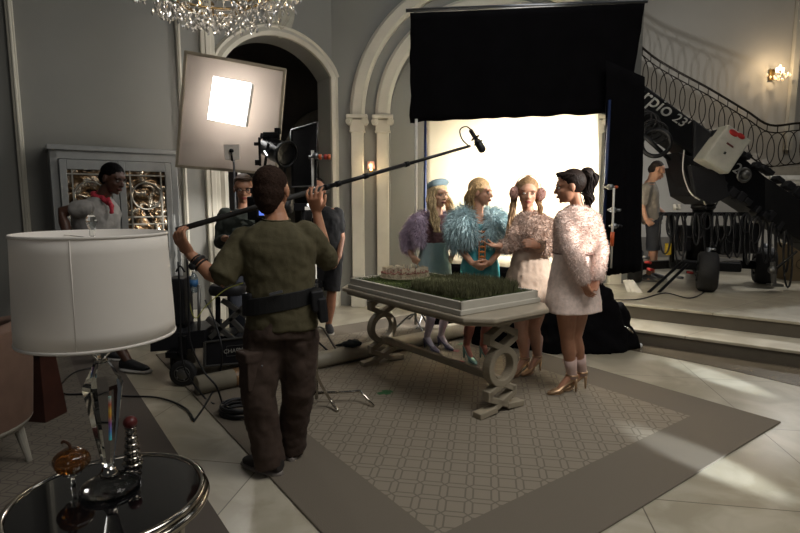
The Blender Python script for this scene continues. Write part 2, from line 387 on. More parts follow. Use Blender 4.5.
# ---------------------------------------------------------------- staircase with railing, far right
YS = 10.3
M_stair = mat('stair_plaster', 'b8b0a2', .6, var=.04); M_iron = mat('dark_iron', '2b2620', .4, .7, var=.05)
top = [(622, 33), (640, 46), (658, 60), (684, 75), (710, 89), (746, 110.6), (770, 125)]
def SY(px): return YS+max(0, (770-px))/150*.5
st = thing('curved_staircase', P(740, 200, YS), 'curved pale staircase sweeping down to a landing behind the camera crane', 'staircase')
low = [(x, y+41) for x, y in top]
front = [P(x, y, SY(x)) for x, y in low]
land = [P(772, 168, YS), P(860, 166, YS)]
b = MB()
for i in range(len(front)-1):
    a, c = front[i], front[i+1]
    b.prism([a, c, c+V((0, 0, -.33)), a+V((0, 0, -.33))], V((0, .66, 0)))
b.build('stair_stringer', M_stair, st)
b = MB()
n = 14
for k in range(n):
    t = (k+.5)/n*(len(front)-1); i = int(t); p = front[i].lerp(front[i+1], t-i)
    b.box(p+V((0, .34, .02)), (abs(front[-1].x-front[0].x)/n, .62, .1))
b.build('stair_tread', M_stair, st)
lz = land[0].z; LX = land[0].x
b = MB(); b.box((LX+1.6, YS+.55, lz-.06), (3.2, 1.25, .16)); b.build('landing_slab', mat('landing_dark_edge', '8b8374', .5), st)
b = MB(); b.box((LX+1.6, YS+.5, lz-.18), (3.2, 1.15, .1)); b.box((LX+1.6, YS+.55, lz-.27), (3.2, 1.05, .08)); b.build('landing_moulding', mat('bright_moulding', 'e4dfd2', .5), st, bevel=.015)
b = MB(); b.box((LX+1.6, YS+.7, (lz-.3+.34)/2), (3.0, .2, lz-.3-.34)); b.box((LX+1.6, YS+.6, 1.36), (3.0, .06, .1)); b.build('landing_wall', M_wall2, st)
rl = thing('stair_railing', front[3], 'dark iron stair railing with overlapping ovals along the curved staircase', 'railing')
path = [P(x, y, SY(x)) for x, y in top]+[P(800, 123, YS), P(850, 121, YS)]
MB().tube(bez(path, 5), .022, 8).build('handrail', M_iron, rl, True)
MB().tube(bez([p+V((0, 0, -.13)) for p in path], 5), .011, 6).build('upper_rail', M_iron, rl, True)
MB().tube(bez([p+V((0, 0, -.76)) for p in path], 5), .014, 6).build('lower_rail', M_iron, rl, True)
dense = bez(path, 20); L_ = [0]
for a, c in zip(dense[:-1], dense[1:]): L_.append(L_[-1]+(c-a).length)
def at_len(s_):
    for i in range(len(L_)-1):
        if L_[i+1] >= s_: return dense[i], (dense[i+1]-dense[i]).normalized()
    return dense[-1], (dense[-1]-dense[-2]).normalized()
s_ = .08
while s_ < L_[-1]:
    p, t = at_len(s_)
    MB().cyl(p, p+V((0, 0, -.13)), .009, seg=6).build('baluster', M_iron, rl)
    up = V((0, 0, 1)); c = p+V((0, 0, -.445))
    MB().tube([c+t*.17*math.cos(a)+up*.31*math.sin(a) for a in [2*math.pi*k/28 for k in range(28)]], .009, 5, closed=True).build('oval', M_iron, rl, True)
    s_ += .21

# ---------------------------------------------------------------- rugs
def rug(name, corner_right, ax, ay, lx, ly, m, label, th=.012, z=.0):
    c = V(corner_right)-ax*lx/2+ay*ly/2 if False else None
    return None
def make_rug(cen, hx, hy, ang, m, label, z, name='area_rug'):
    b = MB(); b.box((0, 0, .006), (2*hx, 2*hy, .012)); me = b.mesh(name); me.materials.append(m)
    o = bpy.data.objects.new(name, me); S.collection.objects.link(o); o.location = (cen.x, cen.y, z); o.rotation_euler = (0, 0, ang)
    bv = o.modifiers.new('bevel', 'BEVEL'); bv.width = .004
    tag(o, label, 'rug')
    return o
# main rug: right corner at pixel (781,423)
RA = math.atan2(.585, .811); rx = V((math.cos(RA), math.sin(RA), 0)); ry = V((-rx.y, rx.x, 0))
cr = G(781, 423); lx, ly = 2.95, 5.3
# left edge passes through pixel (274,483)
q = G(274, 483); lx = (cr-q).dot(rx)
far = G(585, 367); ly = 4.35
cen = cr-rx*lx/2+ry*ly/2
make_rug(cen, lx/2, ly/2, RA, rug_mat('rug_lattice', '857c6e', '6d655a', -math.pi/4, .135, lx/2, ly/2, .42), 'large taupe rug with octagon lattice and plain border under the stone table', 0.0)
cl = G(129, 382); q2 = G(230, 533); hx2 = 1.5
dirn = ry
cen2 = G(176, 452)-rx*hx2+ry*.8
make_rug(cen2, hx2, 2.6, RA, rug_mat('left_rug_lattice', '6c655b', '57504a', -math.pi/4, .11, hx2, 2.6, .36), 'grey patterned rug with plain dark border under the round side table', 0.0)
# ================================================================ FURNITURE
# ---- stone trestle table
ut = V((-.6, .8, 0)); vt = V((.8, .6, 0))
M_stone = mat('taupe_painted_stone', '8d8371', .5, var=.12, scale=9, bump=.08, bscale=40)
M_slab = mat('tabletop_stone', '9b9180', .35, var=.1, scale=7)
Ec = V((.85, 3.60, .012)); Lt, Wt = 1.86, .86; Tc = Ec+ut*Lt/2
tb = thing('trestle_table', Tc, 'carved taupe stone trestle table with open ring legs on the lattice rug', 'table')
def octo(L, W, c, z, cut):
    hx, hy = L/2, W/2
    pts = [(-hx+cut, -hy), (hx-cut, -hy), (hx, -hy+cut), (hx, hy-cut), (hx-cut, hy), (-hx+cut, hy), (-hx, hy-cut), (-hx, -hy+cut)]
    return [c+ut*x+vt*y+V((0, 0, z)) for x, y in pts]
MB().prism(octo(Lt, Wt, Tc, .730, .15), V((0, 0, .038))).build('tabletop', M_slab, tb, bevel=.012, seg=3)
MB().prism(octo(Lt-.07, Wt-.07, Tc, .700, .14), V((0, 0, .03))).build('apron', M_stone, tb, bevel=.01, seg=3)
def trestle(c):
    b = MB(); th = .07; w = .045
    def bar(y0, z0, y1, z1, wd=w, t=th):
        a = c+vt*y0+V((0, 0, z0)); e_ = c+vt*y1+V((0, 0, z1)); dd = (e_-a); b.box((a+e_)/2, (dd.length+wd*.6, t, wd), dd, dd.cross(ut))
    # crossing diamonds above and below a ring
    for s in (-1, 1):
        bar(-.10*s, .69, .125*s, .575); bar(.125*s, .59, .125*s, .535); bar(.125*s, .54, .0, .48, .045); bar(-.09*s, .69, -.15*s, .69)
        bar(.0, .215, .125*s, .16); bar(.125*s, .17, .125*s, .12); bar(.125*s, .125, -.10*s, .03)
        bar(-.07*s, .035, -.22*s, .022, .045, .08)
    cc = c+V((0, 0, .345)); rr = []
    n = 40
    for prof in ((.165, -.04), (.165, .04), (.105, .04), (.105, -.04)): pass
    ring = [[cc+(vt*math.cos(a)*1.0+V((0, 0, 1))*math.sin(a)*1.0)*r+ut*t for r, t in ((.15, -.037), (.15, .037), (.10, .037), (.10, -.037))] for a in [2*math.pi*k/n for k in range(n)]]
    b.rings(ring, closed=True)
    return b
for c in (Ec+ut*.2, Ec+ut*1.70):
    trestle(c).build('trestle_leg', M_stone, tb, bevel=.006)
b = MB(); a = Ec+ut*.2+V((0, 0, .24)); c = Ec+ut*1.70+V((0, 0, .24)); b.box((a+c)/2, ((a-c).length, .05, .055), ut); b.build('stretcher', M_stone, tb, bevel=.008)
# ---- model tray on the table
Mw = mat('white_model_frame', 'b5b0a4', .45, var=.04)
tl, tw = 1.42, .80
Tr = Ec+ut*(.20+tl/2); Tr.z = 0.012
z0 = .7695
tr = thing('model_tray', Tr+V((0, 0, z0)), 'white moulded tray of green turf lying on the stone table', 'tray')
b = MB()
for s in (-1, 1):
    b.box(Tr+ut*s*(tl/2-.0125)+V((0, 0, z0+.046)), (.025, tw, .092), ut); b.box(Tr+vt*s*(tw/2-.0125)+V((0, 0, z0+.046)), (tl, .025, .092), ut)
b.box(Tr+V((0, 0, z0+.012)), (tl-.02, tw-.02, .024), ut)
for s in (-1, 1):
    b.box(Tr+ut*s*(tl/2+.006)+V((0, 0, z0+.018)), (.02, tw+.03, .036), ut); b.box(Tr+vt*s*(tw/2+.006)+V((0, 0, z0+.018)), (tl+.03, .02, .036), ut)
b.build('tray_frame', Mw, tr, bevel=.005)
MB().box(Tr+V((0, 0, z0+.05)), (tl-.052, tw-.052, .052), ut).build('turf_base', mat('turf_soil', '30381c', .9, var=.3, scale=30), tr)
def grass(name, n, x0, x1, y0, y1, h, wd, m, parent, zb, ell_=False, jit=.3):
    b = MB(); vs = []; fs = []
    for i in range(n):
        while True:
            x, y = R.uniform(x0, x1), R.uniform(y0, y1)
            if not ell_: break
            nx, ny = (x-(x0+x1)/2)/((x1-x0)/2), (y-(y0+y1)/2)/((y1-y0)/2)
            if abs(nx)**4+abs(ny)**4 < 1: break
        p = Tr+ut*x+vt*y+V((0, 0, zb)); a = R.uniform(0, 6.28); w_ = V((math.cos(a), math.sin(a), 0))*wd
        hh = h*R.uniform(.6, 1.1); t = V((R.gauss(0, jit), R.gauss(0, jit), 1)).normalized()*hh; k = len(vs)
        vs += [p-w_, p+w_, p+t*.6+w_*.6, p+t]; fs += [(k, k+1, k+2), (k, k+2, k+3)]
    b.add(vs, fs); return b.build(name, m, parent)
zt = z0+.012+.0765
grass('short_turf', 9000, -tl/2+.03, tl/2-.03, -tw/2+.03, tw/2-.03, .013, .0022, mat('short_turf_green', '4e5a2b', .8, var=.35, scale=20), tr, zt)['kind'] = 'stuff'
hd = thing('model_hedge', Tr+ut*(-.40)+V((0, 0, zt)), 'tall dark green model grass patch filling the near half of the tray', 'hedge')
MB().add([Tr+ut*x+vt*y+V((0, 0, z)) for z in (zt, zt+.03) for x, y in ((-.58, -.27), (-.05, -.27), (-.05, .29), (-.58, .29))], [(0, 3, 2, 1), (4, 5, 6, 7), (0, 1, 5, 4), (1, 2, 6, 5), (2, 3, 7, 6), (3, 0, 4, 7)]).build('hedge_core', mat('hedge_dark', '23291a', .95, var=.3, scale=40), hd)
grass('hedge_grass', 11000, -.66, .03, -.34, .35, .088, .003, mat('hedge_green', '57573b', .8, var=.45, scale=25), hd, zt, True, .22)['kind'] = 'stuff'
# oval white base with rows of little chairs
pc = Tr+ut*.47+vt*.03+V((0, 0, zt+.006))
pb = MB().lathe([(.001, 0), (.19, 0), (.19, .008), (.001, .008)], (0, 0, 0), 40); pb.v = [pc+ut*p.x*1.05+vt*p.y*1.25+V((0, 0, p.z)) for p in pb.v]
tag(pb.build('model_patio', mat('patio_cream', '9c9078', .7, var=.15, scale=50), None, org=pc), 'small oval cream patio plate lying in the turf tray', 'model patio')
def mini(c, face, m1, m2, org):
    t = thing('miniature_chair', org, 'tiny white chair with pink cushion in the ring on the model patio', 'miniature chair', 'tiny chairs on the model patio')
    f = face; s = V((-f.y, f.x, 0)); w_ = .016; b = MB()
    for i in (-1, 1):
        for j in (-1, 1): b.box(c+s*i*w_*.8+f*j*w_*.8+V((0, 0, .012)), (.005, .005, .024), f)
        b.box(c+s*i*w_*.8-f*w_*.8+V((0, 0, .036)), (.005, .005, .03), f)
    b.box(c-f*w_*.8+V((0, 0, .05)), (.005, .036, .008), f); b.box(c-f*w_*.8+V((0, 0, .04)), (.004, .03, .004), f)
    b.build('chair_frame', m1, t); MB().box(c+V((0, 0, .026)), (.034, .034, .006), f).build('cushion', m2, t, bevel=.001)
    return t
mc1 = mat('miniature_white', 'c0b49c', .5); mc2 = mat('miniature_pink', '8a5c50', .6)
zc = pc.z+.0085
first = mini(V((pc.x, pc.y, zc)), V((1, 0, 0)), mc1, mc2, V((pc.x, pc.y, zc)))
k = 0
for rr, cnt in ((.075, 7), (.13, 12), (.175, 17)):
    for i in range(cnt):
        a = 2*math.pi*(i+.3*(rr*10))/cnt; o = first if k == 0 else copy_tree(first); k += 1
        o.scale = (1.1, 1.1, 1.4); o.location = pc+ut*rr*math.cos(a)*.96+vt*rr*math.sin(a)*1.18+V((0, 0, .0085)); o.rotation_euler = (0, 0, math.atan2(ut.y, ut.x)+a+math.pi+R.uniform(-.2, .2))

# ---- round side table with chrome rim
M_chrome = mat('polished_chrome', 'b8b2a8', .12, 1, var=.03)
ct = V((-.93, 1.60, .0125)); RT = .29; ZT = .60
sd = thing('side_table', ct, 'round side table with glossy black glass top and chrome rim', 'side table')
MB().lathe([(.001, ZT-.012), (RT-.02, ZT-.012), (RT-.02, ZT), (.001, ZT)], ct, 72).build('glass_top', mat('black_glass', '0d0c0e', .06, 0, var=.1, coat=.5, spec=.7), sd)
b = MB(); b.torus(ct+V((0, 0, ZT-.004)), RT-.008, .012, seg=80, s2=10); b.torus(ct+V((0, 0, ZT-.028)), RT, .013, seg=80, s2=10); b.torus(ct+V((0, 0, ZT-.05)), RT-.015, .009, seg=80, s2=8)
b.build('rim', M_chrome, sd, True)
for k in range(3):
    a = math.radians(50+120*k); p = ct+V((math.cos(a), math.sin(a), 0))*(RT-.03)
    MB().tube(bez([p+V((0, 0, ZT-.05)), p.lerp(ct, .12)+V((0, 0, .32)), p+V((0, 0, .012))]), .011, 10).build('leg', M_chrome, sd, True)
b = MB(); b.torus(ct+V((0, 0, .2)), RT-.07, .008, seg=60, s2=8); b.build('brace_ring', M_chrome, sd, True)
# ---- lamp
lb = G(111, 496, ZT); lb = V((lb.x-.012, lb.y+.02, ZT+.001))
M_cry = mat('clear_crystal', 'f4f6f4', .03, trans=1, ior=1.22, var=.01)
lm = thing('table_lamp', lb, 'table lamp with white drum shade and faceted crystal body on the side table', 'lamp')
MB().lathe([(.001, 0), (.080, 0), (.090, .008), (.090, .022), (.082, .036), (.054, .05), (.03, .058), (.001, .058)], lb, 40).build('crystal_base', M_cry, lm, True)
MB().lathe([(.001, .059), (.026, .059), (.03, .068), (.022, .08), (.016, .096), (.001, .096)], lb, 24).build('chrome_collar', M_chrome, lm, True)
MB().lathe([(.001, .097), (.017, .097), (.024, .13), (.060, .36), (.058, .372), (.022, .44), (.001, .44)], lb, 8).build('crystal_body', M_cry, lm)
MB().lathe([(.001, .441), (.016, .441), (.02, .447), (.013, .454), (.001, .454)], lb, 24).build('upper_collar', M_chrome, lm, True)
MB().lathe([(.001, .455), (.017, .456), (.033, .474), (.033, .486), (.017, .504), (.001, .505)], lb, 9).build('crystal_ball', M_cry, lm)
MB().lathe([(.001, .506), (.013, .506), (.015, .514), (.009, .522), (.006, .53), (.006, .84), (.001, .84)], lb, 16).build('stem', M_chrome, lm, True)
zs0, zs1 = .525, .85
M_shade = cloth_trans('shade_linen', 'f4eee6', .2)
rs0, rs1 = .222, .212
MB().rings([[lb+V((r*math.cos(2*math.pi*k/72), r*math.sin(2*math.pi*k/72), z)) for k in range(72)] for r, z in
    ((rs0, zs0), (rs0-.0005, zs0+.05), (rs1+.001, zs1-.05), (rs1, zs1), (rs1-.003, zs1), (rs0-.003, zs0))], cap=False, closed=True).build('lamp_shade', M_shade, lm, True)
b = MB()
for r, z in ((rs0, zs0+.004), (rs1, zs1-.004)): b.rings([[lb+V(((r+o)*math.cos(2*math.pi*k/72), (r+o)*math.sin(2*math.pi*k/72), z+q)) for k in range(72)] for o, q in ((.0015, -.004), (.0025, 0), (.0015, .005), (-.001, .005), (-.001, -.004))], closed=True)
sa = math.radians(-75)
b.tube([lb+V(((rs0+.0006)*math.cos(sa), (rs0+.0006)*math.sin(sa), zs0)), lb+V(((rs1+.0006)*math.cos(sa), (rs1+.0006)*math.sin(sa), zs1))], .0012, 5)
b.build('shade_trim', M_shade, lm, True)
b = MB()
for k in range(3):
    a = 2*math.pi*k/3+.4; b.tube([lb+V((0, 0, .835)), lb+V(((rs1-.002)*math.cos(a), (rs1-.002)*math.sin(a), .835))], .0015, 6)
b.build('shade_spider', M_chrome, lm)
MB().lathe([(.001, .841), (.008, .841), (.008, .86), (.013, .872), (.017, .885), (.013, .90), (.004, .908), (.001, .91)], lb, 10).build('finial', M_cry, lm)
# rainbow glint of the crystal body, its colours painted on a thin rod
p0 = lb+V((.030, -.012, 0))
b = MB(); b.tube([lb+V((.034, -.040, .20)), lb+V((.046, -.048, .345))], .005, 6)
mm = mat('rainbow_glint', 'c87838', .25, 0); nt = mm.node_tree
tc = nt.nodes.new('ShaderNodeTexCoord'); sp = nt.nodes.new('ShaderNodeSeparateXYZ'); nt.links.new(tc.outputs['Object'], sp.inputs[0])
mr = nt.nodes.new('ShaderNodeMapRange'); mr.inputs[1].default_value = .20; mr.inputs[2].default_value = .345; nt.links.new(sp.outputs[2], mr.inputs[0])
cr_ = nt.nodes.new('ShaderNodeValToRGB'); nt.links.new(mr.outputs[0], cr_.inputs[0]); els = cr_.color_ramp.elements
els[0].color = (.1, .75, .8, 1); els[1].color = (.5, .8, .75, 1)
for pos, c in ((.2, (.12, .3, .75, 1)), (.38, (.35, .12, .45, 1)), (.55, (.85, .35, .05, 1)), (.68, (.9, .6, .1, 1)), (.82, (.7, .15, .1, 1))):
    x = els.new(pos); x.color = c
nt.links.new(cr_.outputs[0], nt.nodes['Principled BSDF'].inputs['Base Color'])
b.build('rainbow_glint_rod', mm, lm)['label'] = 'rainbow glint painted on a thin rod'
# ---- stacked-ball candle holder
q = G(133, 466, ZT); q.z = ZT+.001
ch = thing('candle_holder', q, 'silver stacked-ball candle holder behind the crystal lamp', 'candle holder')
pr = [(.001, 0), (.034, 0), (.038, .008), (.032, .016), (.02, .02)]; z = .02
for k in range(5): r = .031-.0025*k; pr += [(.014, z), (r*.85, z+.005), (r, z+.012), (r*.85, z+.019), (.014, z+.024)]; z += .024
pr += [(.018, z+.002), (.02, z+.006), (.001, z+.006)]
MB().lathe(pr, q, 28).build('holder', mat('mercury_glass', 'a09a90', .15, 1, var=.3, scale=60), ch, True)
MB().ell(q+V((0, 0, z+.024)), (.024, .024, .023), seg=20, ring=12).build('candle', mat('dark_red_candle', '5a2422', .35, var=.2), ch, True)
# ---- amber glass pumpkin on goblet
q = G(74, 492, ZT); q.z = ZT+.001
pk = thing('glass_pumpkin_dish', q, 'amber glass pumpkin on a footed clear goblet left of the crystal lamp', 'ornament')
MB().lathe([(.001, 0), (.03, 0), (.03, .004), (.008, .01), (.006, .05), (.02, .06), (.027, .064), (.001, .064)], q, 30).build('goblet', M_cry, pk, True)
b = MB(); n = 36; c = q+V((0, 0, .108)); rs = []
for i in range(10):
    f = math.pi*(i+.5)/10-math.pi/2
    rs.append([c+V(((.052*(1+.09*abs(math.sin(4*t))))*math.cos(f)*math.cos(t), (.052*(1+.09*abs(math.sin(4*t))))*math.cos(f)*math.sin(t), .042*math.sin(f))) for t in [2*math.pi*k/n for k in range(n)]])
b.rings(rs); b.build('pumpkin_body', mat('amber_glass', '8a5520', .12, var=.35, scale=40, trans=.5, coat=.5), pk, True)
MB().tube(bez([c+V((0, 0, .038)), c+V((-.004, 0, .056)), c+V((-.02, 0, .066)), c+V((-.03, .004, .058))]), [.005]*24+[.002], 8).build('stem', mat('brown_glass', '5e3a28', .3), pk, True)

# ---- tub armchair left edge
ac = V((-2.50, 2.80, .0125)); M_up = mat('dusty_pink_upholstery', '6f574a', .8, var=.1, bump=.1, bscale=200); M_lac = mat('cream_lacquer', '9b978c', .4)
ar = thing('tub_armchair', ac, 'dusty pink tub armchair with cream legs at the left edge', 'armchair')
def arc_ring(r0, r1, z0_, z1_, a0, a1, n=30, lean=.0):
    rs = []
    for k in range(n+1):
        a = a0+(a1-a0)*k/n; c_, s_ = math.cos(a), math.sin(a); f = .75+.25*math.sin((k/n)*math.pi)
        zt_ = z0_+(z1_-z0_)*f
        rs.append([ac+V((r*c_*(1+l), r*s_*(1+l), z)) for r, z, l in ((r0, z0_, 0), (r1, z0_, 0), (r1, zt_, lean), ((r0+r1)/2, zt_+.025, lean), (r0, zt_, lean))])
    return rs
a0_, a1_ = math.radians(-75), math.radians(105)
MB().rings(arc_ring(.30, .40, .30, .86, a0_-.5, a1_+.5, lean=.10)).build('backrest', M_up, ar, True, bevel=.01)
MB().lathe([(.001, .27), (.38, .27), (.40, .30), (.40, .32), (.001, .32)], ac, 48).build('base_rail', M_lac, ar, True)
MB().lathe([(.001, .32), (.30, .32), (.31, .36), (.30, .44), (.26, .46), (.001, .47)], ac, 40).build('seat_cushion', M_up, ar, True)
for k in range(4):
    a = math.radians(-55+90*k); p = ac+V((math.cos(a), math.sin(a), 0))
    MB().tube([ac+V((math.cos(a)*.31, math.sin(a)*.31, .275)), ac+V((math.cos(a)*.36, math.sin(a)*.36, 0))], [.032, .016], 12).build('leg', M_lac, ar)
# ---- brown wooden plinth behind armchair
bp_ = G(42, 425); bp_ = V((bp_.x-.06, bp_.y+.12, 0))
M_br = mat('red_brown_wood', '3c2018', .45, var=.25, scale=9)
t = thing('wooden_pedestal', bp_, 'dark red-brown wooden pedestal tapering upward behind the pink armchair', 'pedestal')
MB().loft([(bp_+V((0, 0, z)), rx*w_, ry*w_) for z, w_ in ((0.0, .14), (.03, .14), (.48, .095))], 4).build('body', M_br, t, bevel=.004)
MB().loft([(bp_+V((0, 0, z)), rx*w_, ry*w_) for z, w_ in ((.481, .115), (.51, .115))], 4).build('top', mat('dusty_wood_top', '6a5548', .5), t, bevel=.004)

# ---- glass cabinet on left wall
M_cab = mat('silver_grey_paint', '8c8d8b', .4, .15, var=.06, scale=14); M_lead = mat('silver_leading', 'b2aea4', .3, .7)
mm = bpy.data.materials.new('antique_mirror'); mm.use_nodes = True; nt = mm.node_tree; bs = nt.nodes['Principled BSDF']
tc = nt.nodes.new('ShaderNodeTexCoord'); nz = nt.nodes.new('ShaderNodeTexNoise'); nz.inputs['Scale'].default_value = 7; nz.inputs['Detail'].default_value = 2; nz.inputs['Distortion'].default_value = 1.5
rp = nt.nodes.new('ShaderNodeValToRGB'); nt.links.new(tc.outputs['Object'], nz.inputs[0]); nt.links.new(nz.outputs[0], rp.inputs[0])
e_ = rp.color_ramp.elements; e_[0].position = .38; e_[0].color = lin('2e261e')+(1,); e_[1].position = .66; e_[1].color = lin('c8c0b0')+(1,)
x = e_.new(.5); x.color = lin('806444')+(1,)
nt.links.new(rp.outputs[0], bs.inputs['Base Color']); bs.inputs['Metallic'].default_value = .85; bs.inputs['Roughness'].default_value = .22
bp = nt.nodes.new('ShaderNodeBump'); bp.inputs['Strength'].default_value = .9; bp.inputs['Distance'].default_value = .03; nt.links.new(nz.outputs[0], bp.inputs['Height']); nt.links.new(bp.outputs[0], bs.inputs['Normal'])
t0c, t1c = t_of(178, 180, .38), t_of(51, 180, .38); tm = (t0c+t1c)/2; Wc = t1c-t0c; ZC = 2.11
cb = thing('display_cabinet', WL(tm, 0, .2), 'silver-grey double-door cabinet with leaded mirror panes against the left wall', 'cabinet')
b = MB(); b.box(WL(tm, ZC/2, .17), (Wc, .33, ZC), d); b.build('carcass', M_cab, cb)
b = MB(); b.box(WL(tm, ZC-.02, .20), (Wc+.04, .42, .05), d)
for t_ in (t0c+.035, t1c-.035): b.box(WL(t_, ZC/2-.02, .35), (.07, .05, ZC-.05), d)
b.box(WL(tm, ZC-.09, .35), (Wc, .05, .09), d); b.box(WL(tm, .06, .35), (Wc, .05, .12), d); b.build('face_frame', M_cab, cb, bevel=.006)
dw = (Wc-.16)/2
for s in (-1, 1):
    c_ = tm-s*(dw/2+.004); zb, zt_ = .13, ZC-.14
    b = MB()
    for k in (-1, 1): b.box(WL(c_+k*(dw/2-.0325), (zb+zt_)/2, .385), (.065, .035, zt_-zb), d)
    for z in (zb+.05, zt_-.05, .78): b.box(WL(c_, z, .385), (dw-.13, .035, .10), d)
    dr = b.build('cabinet_door', M_cab, cb, bevel=.005)
    gw = dw-.13
    MB().box(WL(c_, (zb+zt_)/2, .378), (gw, .008, zt_-zb-.1), d).build('mirror_pane', mm, dr)
    b = MB(); za, zz = .83, zt_-.10; m_ = WL(c_, 0, .39)
    def bar(x0, z0_, x1, z1_, w_=.014):
        A = WL(c_+x0, z0_, .39); B = WL(c_+x1, z1_, .39); D_ = B-A; b.box((A+B)/2, (D_.length, .012, w_), D_, D_.cross(nW))
    for x_ in (-gw/2+.045, gw/2-.045): bar(x_, za, x_, zz)
    for z in (zz-.045, zz-.50, zz-.58): bar(-gw/2, z, gw/2, z)
    b.torus(WL(c_, zz-.27, .39), gw/2-.055, .008, nW, 36, 6)
    b.torus(WL(c_, zz-.80, .39), gw/2-.055, .008, nW, 36, 6)
    b.build('leading', M_lead, dr)

# ---- wall crest and sconces
tq = t_of(279, 12); tz = PW(279, 12, C0, nW).z
mcst = mat('crest_plaster', 'a9a595', .5)
cs = thing('wall_crest', WL(tq, tz), 'pale oval shield crest with raised scroll on the wall above the arch', 'wall ornament')
b = MB(); pts = []
for k in range(36):
    a = 2*math.pi*k/36; x_ = .21*math.cos(a)*(1-.16*max(0, -math.sin(a))); z_ = .33*math.sin(a); pts.append(WL(tq+x_, tz+z_))
b.prism(pts, nW*.04); b.build('shield', mcst, cs, bevel=.012)
b = MB()
for s in (-1, 1):
    b.tube(bez([WL(tq+s*.02, tz-.22, .045), WL(tq+s*.12, tz-.05, .045), WL(tq+s*.04, tz+.08, .045), WL(tq+s*.13, tz+.2, .045), WL(tq+s*.05, tz+.24, .045)]), .014, 6)
b.tube([WL(tq, tz-.24, .045), WL(tq, tz+.25, .045)], .012, 6); b.build('scroll_relief', mcst, cs, True)
def lamp_emit(name, col, s_):
    m = mat(name, col, .5, emit=col, estr=s_); return m
p = P(371, 168, YN-.10); sc_ = thing('wall_sconce', V((p.x, YN, p.z)), 'small brass wall sconce with pink shade between the pilasters', 'wall lamp')
M_brass = mat('aged_brass', '8a7040', .3, .9)
b = MB(); b.box(V((p.x, YN-.012, p.z-.03)), (.05, .024, .14)); b.tube(bez([V((p.x, YN-.02, p.z-.06)), V((p.x, YN-.09, p.z-.10)), V((p.x, YN-.11, p.z-.03))]), .007, 6); b.build('bracket', M_brass, sc_)
MB().lathe([(.055, -.03), (.046, .07), (.043, .07), (.052, -.03)], V((p.x, YN-.11, p.z+.02)), 24).build('shade', lamp_emit('pink_shade_glow', 'c98e78', .5), sc_, True)
MB().ell(V((p.x, YN-.11, p.z-.02)), .016).build('bulb', lamp_emit('bulb_glow', 'ffd9a0', 12), sc_)
light('sconce_light', 'POINT', (p.x, YN-.2, p.z+.02), None, 2.2, (1, .72, .42), .04)
p = P(777, 74, 11.3); s2 = thing('crystal_wall_light', V((p.x, 11.48, p.z)), 'lit crystal wall light high on the stair hall wall', 'wall lamp')
MB().box((p.x, 11.46, p.z+.02), (.1, .04, .22)).build('bracket', M_brass, s2)
b = MB()
for k in range(26):
    a = R.uniform(0, 6.28); r = R.uniform(.05, .25); zz = -.12*(1-(r/.25)**2)-.02+.04*R.random()
    c = V((p.x+r*math.cos(a), 11.22+r*.6*math.sin(a), p.z+zz)); b.lathe([(.001, -.035), (.02, 0), (.001, .025)], c, 5)
b.build('crystals', mat('warm_crystal', 'f4e2c4', .15, emit='ffc988', estr=.7), s2)
b = MB()
for k in range(3): b.ell((p.x+(k-1)*.06, 11.22, p.z+.06+.05*(k == 1)), (.022, .022, .05))
b.build('bulb', lamp_emit('bulb_glow_2', 'ffe2b0', 14), s2)
light('crystal_wall_light_lamp', 'POINT', (p.x, 11.1, p.z+.1), None, 14, (1, .75, .48), .05)

# ---- chandelier
cc = P(212, -8, 4.25)
M_crys = mat('chandelier_crystal', 'f0ece4', .12, .6, var=.3, scale=40)
cd = thing('crystal_chandelier', cc+V((0, 0, .2)), 'large crystal chandelier hanging above the diffusion frame', 'chandelier')
b = MB()
for r, z in ((.60, .16), (.42, .02), (.22, -.10)): b.torus(cc+V((0, 0, z)), r, .012, seg=40, s2=6)
for k in range(10):
    a = 2*math.pi*k/10; b.tube(bez([cc+V((0, 0, .45)), cc+V((.3*math.cos(a), .3*math.sin(a), .30)), cc+V((.6*math.cos(a), .6*math.sin(a), .16)), cc+V((.22*math.cos(a), .22*math.sin(a), -.10))]), .008, 5)
b.cyl(cc+V((0, 0, -.1)), cc+V((0, 0, 3.3)), .012); b.build('metal_frame', mat('dull_gold', '7d6a4c', .35, .9), cd, True)
def drop(c, s_, tilt):
    ax = V((tilt*R.uniform(-1, 1), tilt*R.uniform(-1, 1), 1)).normalized()
    return MB().lathe([(.0005, -1.5*s_), (.62*s_, -.5*s_), (.5*s_, .1*s_), (.0005, 1.0*s_)], c, 6, ax)
spots = []
for k in range(900):
    a = R.uniform(0, 6.283); r = .69*math.sqrt(R.random()); z = -.27*(1-(r/.69)**2)+.02+R.uniform(-.03, .2)*(.4+r)
    spots.append(cc+V((r*math.cos(a), r*math.sin(a), z)))
spots.sort(key=lambda q: (q.y+q.z*2))
for c in spots[:100]: drop(c, R.uniform(.014, .022), .5).build('crystal_drop', M_crys, cd)
b = MB()
for c in spots[100:]:
    x = drop(c, R.uniform(.013, .022), .5); b.add(x.v, x.f)
b.build('crystal_drop_mass', M_crys, cd)['kind'] = 'stuff'
b = MB()
for k in range(12):
    a = 2*math.pi*k/12; b.lathe([(.001, 0), (.009, .01), (.006, .04), (.001, .06)], cc+V((.5*math.cos(a), .5*math.sin(a), .06)), 8)
b.build('candle_bulb', lamp_emit('dim_bulb', 'f0c080', 5), cd, True)
light('chandelier_glow', 'POINT', cc+V((0, -.05, .12)), None, 7, (1, .86, .66), .12)
